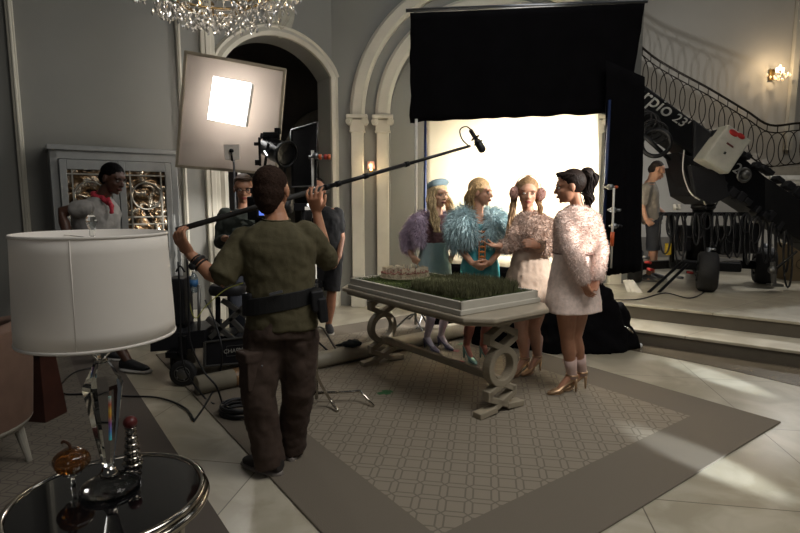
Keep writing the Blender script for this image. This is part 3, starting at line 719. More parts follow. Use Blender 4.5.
# ================================================================ FILM EQUIPMENT
M_blk = mat('black_duvetyne', '0b0a0c', .95, var=.2, scale=6, spec=.08)
M_bm = mat('black_metal', '141416', .4, .5, var=.15); M_bp = mat('black_plastic', '17171a', .5, var=.15); M_rub = mat('tyre_rubber', '171616', .75, var=.2, bump=.2)
M_steel = mat('satin_steel', '8d8f92', .3, .9, var=.08); M_wht = mat('white_pole_paint', 'c9c6bf', .4)
M_blue = mat('dark_blue_pole', '15264c', .4, .3); M_or = mat('orange_plastic', 'c0562a', .45); M_red = mat('red_plastic', 'a02b28', .4)
def pole_stand(name, base, z1, label, cat, m, r=.016, legs=True, a0=.3, lr=.42, group=None, lowz=.10):
    t = thing(name, base, label, cat, group); b = V(base)
    MB().cyl(b+V((0, 0, lowz)), V((b.x, b.y, z1)), r, seg=12).build('pole', m, t, True)
    for zc in (b.z+.75, b.z+1.35):
        if zc < z1-.1:
            c = MB(); c.cyl(V((b.x, b.y, zc-.03)), V((b.x, b.y, zc+.03)), r*1.7, seg=12); c.cyl(V((b.x, b.y, zc)), V((b.x+.06, b.y-.01, zc)), .009, seg=8); c.build('collar', M_bm, t)
    if legs:
        for k in range(3):
            a = a0+k*2.0944; dd = V((math.cos(a), math.sin(a), 0))
            MB().tube(bez([b+V((0, 0, lowz+.18-.06*k)), b+dd*.08+V((0, 0, lowz+.16-.06*k)), b+dd*(lr*.75)+V((0, 0, .03)), b+dd*lr+V((0, 0, .012))], 5), .011, 8).build('leg', M_steel, t, True)
    return t
def drape(name, tl_, tr_, br_, bl_, m, label, cat, amp=.03, nx=60, ny=16, folds=9, th=.006, rag=.02):
    tl_, tr_, br_, bl_ = V(tl_), V(tr_), V(br_), V(bl_); n = (tr_-tl_).cross(bl_-tl_).normalized()
    F_, B_ = [], []
    for j in range(ny+1):
        v = j/ny
        for i in range(nx+1):
            u = i/nx; p = tl_.lerp(tr_, u).lerp(bl_.lerp(br_, u), v)
            q = amp*(.25+.75*v)*(math.sin(u*folds*6.28+1.3*math.sin(u*7+v*2))+.4*noise.noise(V((u*9, v*3, 1.7))))
            p = p+n*q
            if j == ny: p = p+(bl_-tl_).normalized()*rag*noise.noise(V((u*14, .5, 3)))
            if i in (0, nx): p = p+(tr_-tl_).normalized()*rag*noise.noise(V((v*6, u, 5)))
            F_.append(p); B_.append(p+n*th)
    w_ = nx+1; N = len(F_); fs = []
    for j in range(ny):
        for i in range(nx):
            a = j*w_+i; fs.append((a, a+1, a+w_+1, a+w_)); fs.append((N+a, N+a+w_, N+a+w_+1, N+a+1))
    edge = [i for i in range(w_)]+[j*w_+nx for j in range(1, ny+1)]+[ny*w_+i for i in range(nx-1, -1, -1)]+[j*w_ for j in range(ny-1, 0, -1)]
    for a, b_ in zip(edge, edge[1:]+edge[:1]): fs.append((a, N+a, N+b_, b_))
    o = MB().add(F_+B_, fs).build(name, m, None, True, org=(bl_+br_)/2); tag(o, label, cat); return o
# ---- big black drape on crossbar with stands
YD0, YD1 = 6.15, 5.72
TLd, TRd = P(410, 13, YD0), P(645, 3, YD1); BRd, BLd = P(629, 112, YD1), P(410, 122, YD0)
drape('black_drape', TLd, TRd, BRd, BLd, M_blk, 'wide black cloth hanging from a crossbar above the glowing white screen', 'cloth', .018, folds=5)
cb_ = MB().cyl(P(406, 11.5, YD0)+V((0, .03, .02)), P(649, 2, YD1)+V((0, .03, .02)), .02, seg=12)
tag(cb_.build('crossbar', M_steel, None, True, org=P(528, 7, 5.93)), 'steel crossbar carrying the wide black cloth overhead', 'pole')
PT = P(644, 76, 5.62)
drape('black_side_drape', P(606, 60, 5.66), P(645, 77, 5.62), P(641, 271, 5.62), P(604, 276, 5.66), M_blk, 'tall narrow black cloth flag hanging right of the white screen', 'cloth', .012, 20, 16, 3)
# screen
Ys0, Ys1 = 6.35, 5.80
M_scr = cloth_trans('muslin', 'e9e2d2', .55)
A, B_, C_, D_ = P(426, 113, Ys0), P(598, 106, Ys1), P(600, 273, Ys1), P(428, 262, Ys0)
drape('muslin_screen', A, B_, C_, D_, M_scr, 'large glowing white muslin screen behind the four women', 'screen', .006, 40, 20, 3, .002, .01)
sf = thing('screen_frame', ((C_+D_)/2).xy.to_3d(), 'dark tube frame with legs around the white muslin screen', 'frame')
off = V((.05, .06, 0))
for p, q in ((A, B_), (D_, C_)): MB().cyl(p+off+V((-.03, 0, 0)), q+off+V((.02, 0, 0)), .018, seg=10).build('rail', M_bm, sf, True)
drape('black_skirt', D_+V((0, .03, -.01)), C_+V((0, .03, -.01)), V((C_.x, C_.y+.03, .36)), V((D_.x, D_.y+.03, .03)), M_blk, 'black cloth skirt below the white muslin screen', 'cloth', .02, 40, 8, 6, rag=.0)
# poles left and right
def pole_px(px, y1, Y, m, label, **k):
    p = P(px, 200, Y); top_ = P(px, y1, Y); b_ = V((p.x, Y, k.pop('z', 0.0)))
    return pole_stand('light_stand', b_, top_.z, label, 'stand', m, **k)
pole_px(416, 119, 6.15, M_wht, 'pale steel stand at the left edge of the black drape', a0=.9, lr=.35)
pole_px(425, 90, 6.62, M_blue, 'dark blue stand close behind the left edge of the screen', a0=.2, lr=.35)
pole_px(605, 100, 5.60, M_blue, 'dark blue stand at the right edge of the white screen', legs=False, lowz=.34, z=.34)
def clamp(px, py, Y, label, m2):
    c = P(px, py, Y); t = thing('grip_clamp', c, label, 'clamp'); b = MB()
    b.cyl(c+V((-.05, 0, 0)), c+V((.08, 0, 0)), .012, seg=10); b.cyl(c+V((0, -.03, 0)), c+V((0, .03, 0)), .028, seg=14); b.build('grip_head', M_steel, t, True)
    b = MB(); b.cyl(c+V((.06, -.02, 0)), c+V((.06, .025, 0)), .015, seg=10); b.build('knob', m2, t, True); return t
clamp(610, 187, 5.5, 'orange-knobbed grip clamp highest on the right blue stand', M_or)
clamp(613, 210, 5.5, 'steel grip clamp in the middle of the right blue stand', M_steel)
clamp(614, 226, 5.5, 'lowest grip clamp on the right blue stand above the orange band', M_bm)
ar_ = thing('white_grip_pole', P(611, 250, 5.47), 'slim white grip arm with orange band beside the blue stand', 'pole')
MB().cyl(P(614, 188, 5.47), P(611, 268, 5.47), .011, seg=10).build('rod', M_wht, ar_, True)
MB().cyl(P(612.6, 232, 5.47), P(611.8, 246, 5.47), .019, seg=10).build('orange_band', M_or, ar_, True)
# floor drape mound: black cloth heaped at the foot of the screen, right
def heap(name, pts, label, seed=0, m=M_blk):
    """pts: (x, y, height, radius) blobs"""
    b = MB(); rr = random.Random(seed)
    for x, y, h, r, z in pts:
        secs = []
        for k in range(9):
            f = k/8; w_ = r*(1-.55*f**1.3); secs.append((V((x, y, z+h*f)), V((w_, 0, 0)), V((0, w_*.7, 0))))
        b.loft(secs, 20)
    o = b.build(name, m, None, True, remesh=.03, sm=4, disp=(.10, .16), org=V((pts[0][0], pts[0][1], pts[0][4]))); tag(o, label, 'cloth'); return o
heap('black_cloth_pile', [(2.05, 5.50, .62, .36, .0), (1.72, 5.42, .68, .30, .0), (1.35, 5.55, .55, .28, .0), (2.28, 5.62, .45, .28, 0), (1.0, 5.66, .50, .22, .0), (2.02, 5.5, .86, .20, .0), (1.60, 5.48, .80, .17, .0), (2.42, 5.50, .22, .14, .0)],
     'heaped black cloth spilling onto the floor behind the dark-haired woman', 3)
# chrome leg sticking out
t = thing('chrome_stand_foot', G(636, 345), 'chrome stand foot poking out from the heaped black cloth', 'stand')
MB().tube(bez([P(622, 326, 5.45), P(630, 330, 5.4), G(638, 345)+V((0, 0, .03))], 6), .013, 8).build('leg', M_chrome, t, True)
MB().ell(G(640, 348)+V((0, 0, .026)), (.026, .022, .026)).build('caster', mat('white_rubber', 'c8c8c4', .5), t, True)
t = thing('cable_on_step', P(640, 300, 6.3), 'thin black cable curling across the upper step', 'cable')
MB().tube(bez([G(612, 300, .35), G(640, 299, .345), G(665, 293, .345), G(690, 298, .345), G(706, 290, .345), G(708, 280, .345)]), .008, 6).build('cord', M_bp, t, True)
bg = G(626, 292, .335); b = MB()
for k in range(3): b.prism([bg+V((.02+.05*k, -.02*k, 0)), bg+V((.10+.05*k, -.03*k, 0)), bg+V((.02+.04*k, .02, .16)), bg+V((-.03+.04*k, .02, .15))], V((0, .03, 0)))
t = thing('white_paper_bundle', bg, 'crumpled white papers sticking out below the narrow black flag', 'paper')
b.build('sheets', mat('white_paper', 'd8d4ca', .6), t)

# ---- diffusion frame with lamp
YF = 5.6
fc = [P(186, 52, YF+.10), P(285, 70, YF-.02), P(276, 174, YF), P(177, 166, YF+.12)]
M_dif = cloth_trans('diffusion_cloth', 'cdc5be', .45)
df = thing('diffusion_frame', (fc[2]+fc[3])/2, 'square tilted diffusion frame of off-white cloth with a glowing square', 'light panel')
nD = (fc[1]-fc[0]).cross(fc[3]-fc[0]).normalized()
if nD.y > 0: nD = -nD
b = MB(); N_ = 24; vs = []; fs = []
for off_ in (0, .004):
    for j in range(N_+1):
        for i in range(N_+1):
            u, v = i/N_, j/N_; vs.append(fc[0].lerp(fc[1], u).lerp(fc[3].lerp(fc[2], u), v)-nD*(off_+.012*noise.noise(V((u*4, v*4, 0)))))
W_ = N_+1; M1 = W_*W_
for j in range(N_):
    for i in range(N_): a = j*W_+i; fs += [(a, a+1, a+W_+1, a+W_), (M1+a, M1+a+W_, M1+a+W_+1, M1+a+1)]
b.add(vs, fs); b.build('diffusion_cloth', M_dif, df, True)
b = MB()
for i in range(4): b.box((fc[i]+fc[(i+1) % 4])/2-nD*.0, ((fc[i]-fc[(i+1) % 4]).length+.02, .03, .025), fc[(i+1) % 4]-fc[i], nD)
b.build('frame_tube', mat('pale_frame_tube', 'a79c88', .5), df, bevel=.004)
lc = P(233, 103, YF+.05); ex = (fc[1]-fc[0]).normalized(); ez = nD.cross(ex).normalized()
if ez.z < 0: ez = -ez
gl = MB(); sz = .40
gl.box(lc+nD*.088, (sz, .41*1.05, .02), ex, nD)
gp = gl.build('lamp_face', lamp_emit('lamp_face_white', 'ffffff', 3.4), None)
hl = thing('panel_lamp', lc-nD*.1, 'square panel lamp glowing white in the middle of the diffusion frame', 'lamp'); gp.parent = hl
me = gp.data
for v in me.vertices: v.co = v.co-hl.location
MB().box(lc+nD*.05, (sz+.02, sz+.03, .055), ex, nD).build('lamp_housing', M_wht, hl, bevel=.01)
al = light('panel_lamp_light', 'AREA', lc+nD*.12, lc+nD*2, 9, (1, .98, .94), .4)
light('diffusion_back_light', 'AREA', lc-nD*.30, lc+nD, 26, (1, .97, .92), .5)
base = V((P(240, 200, YF+.15).x, YF+.15, 0))
pole_stand('frame_stand', base, P(240, 160, YF+.15).z, 'tall pale stand holding up the diffusion frame', 'stand', M_wht, .016, a0=1.2, lr=.4)
# small square card with grip head
c = P(232, 152, 5.50); t = thing('small_white_card', c, 'small square white card with a black knob below the glowing panel', 'card')
MB().box(c, (.155, .012, .155), (1, 0, .03)).build('card', mat('card_grey_white', 'e0d8ce', .6), t, bevel=.003)
b = MB(); b.cyl(c+V((0, -.03, .01)), c+V((0, .02, .01)), .02, seg=12); b.cyl(c+V((0, -.02, .01)), c+V((.005, -.02, -.09)), .010, seg=8); b.build('grip_head', M_bm, t, True)
pole_stand('card_stand', V((c.x+.005, c.y+.03, 0)), c.z-.06, 'thin grey stand under the small square white card', 'stand', M_steel, .011, a0=.5, lr=.2)
# ---- black studio spotlight
c = P(275, 150, 5.1); t = thing('studio_spotlight', c+V((0, 0, -.25)), 'black studio spotlight with yoke beside the diffusion frame', 'spotlight')
ax_ = V((.75, -.55, -.28)).normalized()
MB().lathe([(.001, -.17), (.06, -.17), (.085, -.12), (.09, -.02), (.105, .0), (.105, .12), (.115, .13), (.115, .15), (.09, .15), (.001, .12)], c, 28, ax_).build('lamp_body', M_bm, t, True)
b = MB(); x_, y_ = frame(ax_)
for k in range(5): b.box(c-ax_*(.14-.035*k)+V((0, 0, .095)), (.012, .11, .05), ax_)
b.build('cooling_fin', M_bp, t)
b = MB(); b.torus(c+ax_*.165, .118, .012, ax_, 28, 8); b.build('lens_ring', M_bm, t, True)
for s in (-1, 1): MB().box(c+ax_*.02+x_*.125*s+V((0, 0, -.08)), (.03, .012, .28), ax_, V((0, 0, 1))).build('yoke', M_bm, t, bevel=.003)
b = MB(); b.box(c+V((-.13, -.05, -.02)), (.02, .03, .26)); b.box(c+V((-.15, -.05, .05)), (.06, .03, .03)); b.box(c+V((-.15, -.05, -.12)), (.05, .04, .05)); b.box(c+V((-.03, 0, .14)), (.14, .08, .04)); b.box(c+V((.03, 0, .175)), (.05, .06, .05)); b.build('bracket', M_bm, t, bevel=.004)
for k, (dx, dz_) in enumerate(((-.055, -.04), (.035, -.055))):
    MB().box(c+V((dx, -.135, dz_)), (.012, .006, .05), (1, 0, .6 if k == 0 else 0)).build('light_slit', lamp_emit('slit_glow', 'ffffff', 2.5), t)
pole_stand('spotlight_stand', V((c.x, c.y, 0)), c.z-.2, 'black stand under the studio spotlight behind the boom operator', 'stand', M_bm, .018, a0=.1, lr=.3)
# ---- black flag with pole and orange knobs
YG = 5.3
t = thing('black_flag', P(305, 188, YG), 'tall rectangular black flag beside the studio spotlight', 'flag')
fl = [P(291, 130, YG+.25), P(318, 122, YG-.10), P(316, 186, YG-.10), P(292, 187, YG+.25)]
nF = (fl[1]-fl[0]).cross(fl[3]-fl[0]).normalized()
MB().prism(fl, nF*.006).build('flag_cloth', M_blk, t)
b = MB()
for i in range(4): b.tube([fl[i], fl[(i+1) % 4]], .007, 6)
b.build('wire_frame', M_bm, t)
c = P(321, 157, YG-.12); t = thing('flag_clamp', c, 'grip clamp with orange knobs beside the tall black flag', 'clamp')
b = MB(); b.cyl(c+V((-.12, 0, 0)), c+V((.08, 0, 0)), .012, seg=10); b.cyl(c+V((-.05, -.03, .01)), c+V((-.05, .03, .01)), .03, seg=12); b.build('grip_rod', M_steel, t, True)
for dx in (-.015, .035, .07): MB().cyl(c+V((dx, -.015, 0)), c+V((dx+.02, -.02, .0)), .026, seg=12).build('knob', M_or if dx != .035 else M_red, t, True)
x0 = P(313, 200, YG-.1).x
pole_stand('flag_stand', V((x0, YG-.06, 0)), P(313, 150, YG-.1).z, 'white pole stand rising behind the boom operator', 'stand', M_wht, .016, a0=.7, lr=.3)
# ---- chrome C-stand base legs in front of table on the rug
cb2 = G(322, 392); t = thing('chrome_tripod_base', V((cb2.x, cb2.y, .012)), 'low chrome stand legs on the rug right of the boom operator', 'stand')
def gl_(px, py, z): q_ = G(px, py, z); return q_
MB().tube(bez([gl_(316, 365, .40), gl_(318, 378, .30), gl_(329, 398, .09), gl_(338, 411, .024)], 5), .011, 8).build('leg', M_chrome, t, True)
MB().tube([gl_(318, 393, .10), gl_(345, 392, .10), gl_(360, 391, .10), gl_(374, 406, .024)], .011, 8).build('leg', M_chrome, t, True)
MB().tube([gl_(317, 388, .14), gl_(305, 408, .06), gl_(297, 424, .024)], .011, 8).build('leg', M_chrome, t, True)
MB().cyl(gl_(316.5, 398, .06), gl_(316, 330, .72), .014, seg=10).build('post', M_chrome, t, True)

# ---- long cardboard roll
ra, rb = G(197, 396), G(462, 338); rr_ = .075
ra.z = rb.z = rr_+.013
dr_ = (rb-ra).normalized(); ra = ra+dr_*.0
rl_ = thing('paper_roll', (ra+rb)/2, 'long pale paper roll lying on the floor behind the boom operator', 'roll')
b = MB(); x_, y_ = frame(dr_)
def rg(c, r): return [c+x_*r*math.cos(2*math.pi*k/32)+y_*r*math.sin(2*math.pi*k/32) for k in range(32)]
b.rings([rg(ra, rr_), rg(rb, rr_), rg(rb, rr_-.012), rg(ra, rr_-.012)], closed=True); b.build('tube', mat('pale_roll_paper', '8f8878', .5, var=.08), rl_, True)
MB().rings([rg(ra+dr_*.30, rr_+.001), rg(ra+dr_*.42, rr_+.001)], cap=False).build('brown_tape', mat('brown_tape', '6b5238', .4), rl_, True)
# ---- crumpled dark cloth on roll
c = G(352, 362); c.z = .15
b = MB(); b.ell(c+V((0, 0, .03)), (.10, .07, .035), (1, .3, 0)); b.ell(c+V((-.10, 0, .02)), (.07, .02, .012), (1, 0, .1)); b.ell(c+V((.03, 0, .055)), (.05, .04, .02)); b.ell(c+V((-.02, .0, .06)), (.025, .02, .02))
tag(b.build('dark_glove', mat('dark_teal_cloth', '151d20', .9, var=.2), None, True, remesh=.008, sm=2, disp=(.02, .05), org=c), 'crumpled dark teal cloth lying on the long paper roll', 'cloth')
# ---- tape marks
for px, py, a, l, w_, col, nm, lb_ in ((385, 394, .5, .13, .05, '2f6038', 'green_tape_mark', 'green tape mark on the rug in front of the far trestle leg'), (459, 364, .9, .14, .045, 'b04a58', 'pink_tape_mark', 'pink tape mark on the rug between the feet in lilac and teal shoes'),
                                        (455, 352, 2.2, .10, .035, '9a5058', 'pink_tape_mark', 'short dull pink tape strip just behind the brighter pink mark'), (462, 345, .6, .1, .035, '4a7a5a', 'green_tape_mark', 'green tape mark behind the pink marks near the teal shoes')):
    g = G(px, py); g.z = .0135; t = MB(); t.box(g, (l, w_, .001), (math.cos(a), math.sin(a), 0)); t.box(g+V((.01, .005, .0005)), (l*.8, w_, .001), (math.cos(a+1.4), math.sin(a+1.4), 0))
    tag(t.build(nm, mat(nm+col, col, .6), None, org=g), lb_, 'tape mark')
# ---- cable coil and floor cables
cc_ = G(243, 415); b = MB()
t = thing('cable_coil', V((cc_.x, cc_.y, .012)), 'coiled black cable on the rug edge behind the boom operator', 'cable')
for k in range(11):
    a = R.uniform(0, 6); r = .13+.03*R.random(); c = V((cc_.x+R.uniform(-.02, .02), cc_.y+R.uniform(-.02, .02), .022+.006*k))
    b.torus(c, r, .0075, V((R.uniform(-.12, .12), R.uniform(-.12, .12), 1)), 36, 6, .85)
b.build('loops', M_bp, t, True)
def cable(pts, label, r=.0075, m=None, org=None):
    pts = [V(p) for p in pts]; o = MB().tube(bez(pts, 8), r, 6).build('floor_cable' if max(p.z for p in pts) < .1 else 'hanging_cable', m or M_bp, None, True, org=pts[0]); tag(o, label, 'cable'); return o
zf = .014
cable([G(40, 372, .022), G(60, 392, .022), G(90, 394, .022), G(126, 396, .022), G(160, 398, zf), G(185, 408, zf), G(194, 420, zf)], 'black cable crossing the rug and floor behind the table lamp')
cable([G(60, 385, .024), G(75, 372, .024), G(100, 365, .024), G(128, 352, .024)], 'thin black cable bending on the left rug toward the sneaker', .006)
cable([G(194, 421, zf), G(205, 405, zf), G(218, 380, .06), P(222, 350, 4.2), P(214, 320, 4.3), P(205, 300, 4.35)], 'black cable rising from the floor to the equipment dolly')
cable([P(178, 262, 3.9), P(180, 300, 3.9), P(181, 345, 3.9), P(186, 372, 3.9), G(205, 398, .02), G(214, 404, zf)], 'black cable hanging left beside the dolly wheel')
cable([P(187, 258, 3.8), P(189, 300, 3.8), P(190, 340, 3.8), P(203, 370, 3.8), P(216, 386, 3.8), G(222, 402, zf)], 'black cable hanging in front of the dolly chassis')
cable([P(188, 270, 4.0), P(190, 305, 4.0), P(196, 318, 4.0), P(206, 306, 4.05), P(225, 290, 4.1), P(243, 283, 4.1)], 'thin yellow-green cable looping over the dolly', .004, mat('yellow_green_cable', '8a8c3c', .5))

# ---- equipment dolly
M_dol = mat('dolly_dark_grey', '26262a', .4, .4, var=.1); M_alu = mat('dull_aluminium', '6c6b68', .4, .8, var=.1)
YDo = 4.45
dc = P(215, 340, YDo); dl = thing('camera_dolly', V((dc.x, YDo, 0)), 'dark wheeled camera dolly with lettered side plate behind the boom operator', 'dolly')
def PX(x, y, dY=0): return P(x, y, YDo+dY)
pl = [PX(205, 342), PX(262, 335), PX(262, 361), PX(205, 366)]
MB().prism(pl, V((0, .5, 0))).build('chassis_box', M_dol, dl, bevel=.006)
b = MB()
for p, q_ in ((pl[0], pl[1]), (pl[3], pl[2])): b.tube([p+V((0, -.008, 0)), q_+V((0, -.008, 0))], .009, 6)
b.tube([pl[0]+V((0, -.008, 0)), pl[3]+V((0, -.008, 0))], .014, 6); b.build('edge_trim', M_alu, dl)
pm = (pl[0]+pl[1]+pl[2]+pl[3])/4
text_part('nameplate_lettering', 'CHAPMAN', .05, mat('dull_white_lettering', '9a9890', .5), dl, PX(238, 350)+V((0, -.009, 0)), pl[1]-pl[0], (0, 0, 1), .002)
b = MB(); e0 = PX(228, 350); b.tube([PX(227, 346)+V((0, -.008, 0)), PX(249, 344)+V((0, -.008, 0)), PX(249, 354)+V((0, -.008, 0)), PX(227, 356)+V((0, -.008, 0))], .0025, 5, closed=True); b.build('nameplate_border', M_alu, dl)
MB().prism([PX(150, 336), PX(205, 330), PX(205, 348), PX(150, 352)], V((0, .45, 0))).build('rear_deck', M_dol, dl, bevel=.006)
def wheel(c, r, w_, parent, ax=(0, 1, 0), hub=M_alu, seg=36):
    ax = V(ax).normalized(); c = V(c)
    o = MB().lathe([(r*.55, -w_*.45), (r*.85, -w_*.5), (r*.97, -w_*.38), (r, -w_*.15), (r, w_*.15), (r*.97, w_*.38), (r*.85, w_*.5), (r*.55, w_*.45)], c, seg, ax).build('wheel', M_rub, parent, True)
    b = MB(); b.lathe([(.001, -w_*.48), (r*.3, -w_*.52), (r*.33, -w_*.46), (r*.54, -w_*.44), (r*.6, -w_*.5), (r*.6, w_*.5), (r*.3, w_*.52), (.001, w_*.48)], c, 24, ax)
    for k in range(5):
        x_, y_ = frame(ax); a = 6.28*k/5; b.ell(c-ax*w_*.5+(x_*math.cos(a)+y_*math.sin(a))*r*.45, r*.07, seg=6, ring=4)
    b.build('hub', hub, o, True); return o
for x, dy in ((183, -.12), (183, .5), (256, .5)):
    g = G(x, 378 if dy < 0 else 366); wheel((PX(x, 365, dy).x, YDo+dy, .112), .112, .06, dl)
b = MB(); b.box(PX(183, 345, -.12), (.06, .05, .16)); b.box(PX(176, 352, -.03), (.10, .2, .05)); b.build('wheel_fork', M_bm, dl, bevel=.004)
for x in (199, 166): MB().cyl(PX(x, 340, .02), PX(x, 285, .02), .014, seg=10).build('post', M_alu, dl, True)
for (a, c) in (((210, 338), (246, 305)), ((222, 300), (247, 316)), ((230, 318), (244, 332)), ((207, 318), (235, 340))):
    A_, B2 = PX(*a, .05), PX(*c, .05); MB().box((A_+B2)/2, ((A_-B2).length, .03, .045), B2-A_, (B2-A_).cross(V((0, 1, 0)))).build('strut', M_alu, dl, bevel=.005)
MB().box(PX(222, 336, .15), (.26, .2, .05)).build('plate', M_bm, dl, bevel=.004)
MB().cyl(PX(218, 335, .1), PX(218, 297, .1), .022, seg=12).build('seat_post', M_bm, dl, True)
MB().loft([(PX(229, 294, .1), V((.155, 0, 0)), V((0, .13, 0))), (PX(229, 289, .1), V((.165, 0, 0)), V((0, .14, 0))), (PX(229, 284, .1), V((.15, 0, 0)), V((0, .13, 0)))], 28, .8).build('seat_pad', M_bp, dl, True, bevel=.008)
MB().cyl(PX(262, 330, .3), PX(258, 225, .3), .035, seg=16).build('pedestal', M_bm, dl, True)
# black case by the shade and bottle
c = PX(183, 290, .25); t = thing('black_case', V((c.x, c.y, 0)), 'black equipment case on a cart between lamp shade and dolly', 'case')
MB().box(PX(180, 300, .3), (.16, .22, .42)).build('body', M_bp, t, bevel=.015)
b = MB(); b.tube(bez([PX(176, 272, .2), PX(180, 266, .2), PX(185, 272, .2)]), .008, 6); b.build('handle', M_bm, t, True)
for dx in (-.06, .06): MB().box(V((PX(180, 300, .3).x+dx, PX(0, 0, .3).y, .36)), (.03, .2, .62)).build('support', M_bm, t)
c = PX(194, 283, .12); t = thing('water_bottle', c+V((0, 0, -.08)), 'clear plastic water bottle with blue label on the dolly', 'bottle')
MB().lathe([(.001, -.08), (.032, -.08), (.034, -.06), (.034, .04), (.02, .075), (.012, .085), (.012, .095), (.001, .095)], c, 20).build('bottle_body', mat('bottle_plastic', 'b8c4c8', .1, trans=.7), t, True)
MB().lathe([(.0345, -.03), (.0348, -.03), (.0348, .03), (.0345, .03)], c, 20).build('label_band', mat('blue_label', '3c6ea0', .5), t, True)
MB().lathe([(.001, .096), (.014, .096), (.014, .11), (.001, .11)], c, 14).build('cap', M_wht, t, True)

# ---- film camera in front of the bespectacled man
cp = P(262, 208, 4.72); cm = thing('film_camera', cp+V((0, 0, -.12)), 'black film camera with blue-lit screen in front of the bespectacled man', 'camera')
MB().box(cp, (.18, .30, .20)).build('camera_body', M_bm, cm, bevel=.01)
MB().lathe([(.001, 0), (.05, 0), (.05, .12), (.065, .13), (.065, .2), (.001, .2)], cp+V((.09, -.1, .02)), 24, (1, -.25, 0)).build('lens', M_bp, cm, True)
MB().box(cp+V((-.02, 0, .15)), (.10, .22, .05)).build('viewfinder', M_bp, cm, bevel=.006)
MB().box(P(256, 198, 4.5), (.035, .06, .07)).build('eyepiece', M_bp, cm, bevel=.006)
mo = MB().box(P(263, 213, 4.5), (.10, .03, .075)).build('monitor', M_bp, cm, bevel=.004)
MB().box(P(262, 213, 4.483), (.05, .004, .04)).build('screen', lamp_emit('blue_screen', '5f7ce0', 1.0), mo)
b = MB(); b.tube(bez([P(262, 236, 4.6), P(250, 236, 4.6), P(236, 236, 4.62), P(229, 237, 4.62)]), .013, 8); b.build('pan_handle', mat('blue_handle', '1e2f66', .4), cm, True)
MB().lathe([(.03, -.14), (.05, -.13), (.07, 0), (.001, 0)][::-1], cp+V((0, 0, -.1)), 20).build('fluid_head', M_bm, cm, True)
cp2 = P(303, 207, 5.0); t = thing('small_field_recorder', cp2, 'small black device with white light beside the raised hand', 'device')
MB().box(cp2, (.16, .08, .07)).build('body', M_bm, t, bevel=.006)
MB().ell(cp2+V((.06, -.045, .02)), (.014, .006, .014)).build('indicator_light', lamp_emit('white_indicator', 'ffffff', 2), t)
MB().box(cp2+V((.05, -.042, -.012)), (.05, .006, .03)).build('white_label', M_wht, t)
MB().cyl(cp2+V((0, 0, -.035)), cp2+V((0, 0.02, -1.45)), .014, seg=10).build('pole', M_bm, t, True)
b = MB()
for k in range(3): a = 2.09*k; b.tube([V((cp2.x, cp2.y+.02, .3)), V((cp2.x+.3*math.cos(a), cp2.y+.02+.3*math.sin(a), .02))], .01, 6)
b.build('tripod_legs', M_bm, t)

# ---- boom pole and microphone
pA, pB, pC, pD = P(184, 228, 2.90), P(265, 207, 3.02), P(318, 191, 3.10), P(470, 146, 4.05)
bl = thing('boom_pole', pA, 'long dark boom pole held up by the man in olive T-shirt', 'pole')
l1 = (pD-pA).normalized(); Lb = (pD-pA).length
def bp(f): return pA.lerp(pD, f)
MB().cyl(bp(-.02), bp(.42), .0155, .0155, 14).build('grip_section', mat('boom_grip', '2a2826', .6, var=.15), bl, True)
MB().cyl(bp(.42), bp(.72), .0135, .0135, 12).build('middle_section', mat('carbon_tube', '151517', .35), bl, True)
MB().cyl(bp(.72), bp(1.0), .011, .011, 12).build('tip_section', mat('carbon_tube_2', '121214', .35), bl, True)
for f in (.42, .46, .56, .72): MB().cyl(bp(f-.008), bp(f+.008), .019, seg=14).build('locking_collar', M_bm, bl, True)
b = MB(); b.tube(bez([bp(.995), P(462, 139, 4.0), P(460, 130, 4.0), P(466, 126.5, 4.02), P(472, 131, 4.04), P(474, 138, 4.05)]), .005, 6); b.build('cable_loop', M_bp, bl, True)
mc = P(479, 144, 4.08); mi = thing('boom_microphone', mc, 'black boom microphone hanging above the women before the white screen', 'microphone')
m0, m1 = P(471, 131, 4.08), P(483, 151, 4.06); dm = (m1-m0).normalized()
MB().tube([m0, m0.lerp(m1, .45)], .016, 14, rnd=True).build('capsule_body', M_bm, mi, True)
MB().tube([m0.lerp(m1, .55), m0.lerp(m1, .9)], [.026, .03], 16, rnd=True).build('foam_windshield', M_bp, mi, True)
b = MB(); b.torus(m0.lerp(m1, .35), .03, .006, dm, 20, 6); b.torus(m0.lerp(m1, .6), .033, .005, dm, 20, 6); b.build('shock_mount', M_bm, mi, True)

# ================================================================ CAMERA CRANE
ZP = .335; YK = 7.55
ck = thing('camera_crane', V((4.5, YK, ZP)), 'large black camera crane on a four-wheeled base on the upper platform', 'camera crane')
def K(x, y, Y=YK): return P(x, y, Y)
wh = [(G(708, 292, ZP), (.55, -.83), .27, .24), (G(765, 284, ZP), (.55, -.83), .27, .26), (G(636, 283, ZP), (.2, -.98), .25, .2), (G(712, 277, ZP)+V((.1, .5, 0)), (.55, -.83), .25, .22)]
WR = []
for g, (ax0, ay0), r, w_ in wh[:2]:
    c = V((g.x, g.y+.05, ZP+r)); wheel(c, r, w_, ck, (.97 if r else 0, -.35, 0) if False else (.93, -.45, 0), M_bm); WR.append(c)
for g, (ax0, ay0), r, w_ in wh[2:]:
    c = V((g.x, g.y+.05, ZP+r)); wheel(c, r, w_, ck, (.93, -.45, 0), M_bm); WR.append(c)
cen_ = V((4.42, 7.72, ZP+.30))
for c in WR:
    a_ = c+V((0, .0, 0)); b_ = cen_+V((0, 0, .02)); MB().box((a_+b_)/2, ((a_-b_).length, .11, .12), b_-a_).build('outrigger', M_bm, ck, bevel=.01)
    h = MB(); h.cyl(c+V((0, 0, -.02)), c+V((0, 0, .32)), .03, seg=10); h.cyl(c+V((0, 0, .30)), c+V((.06, -.05, .30)), .02, seg=8); h.build('kingpin', M_steel, ck, True)
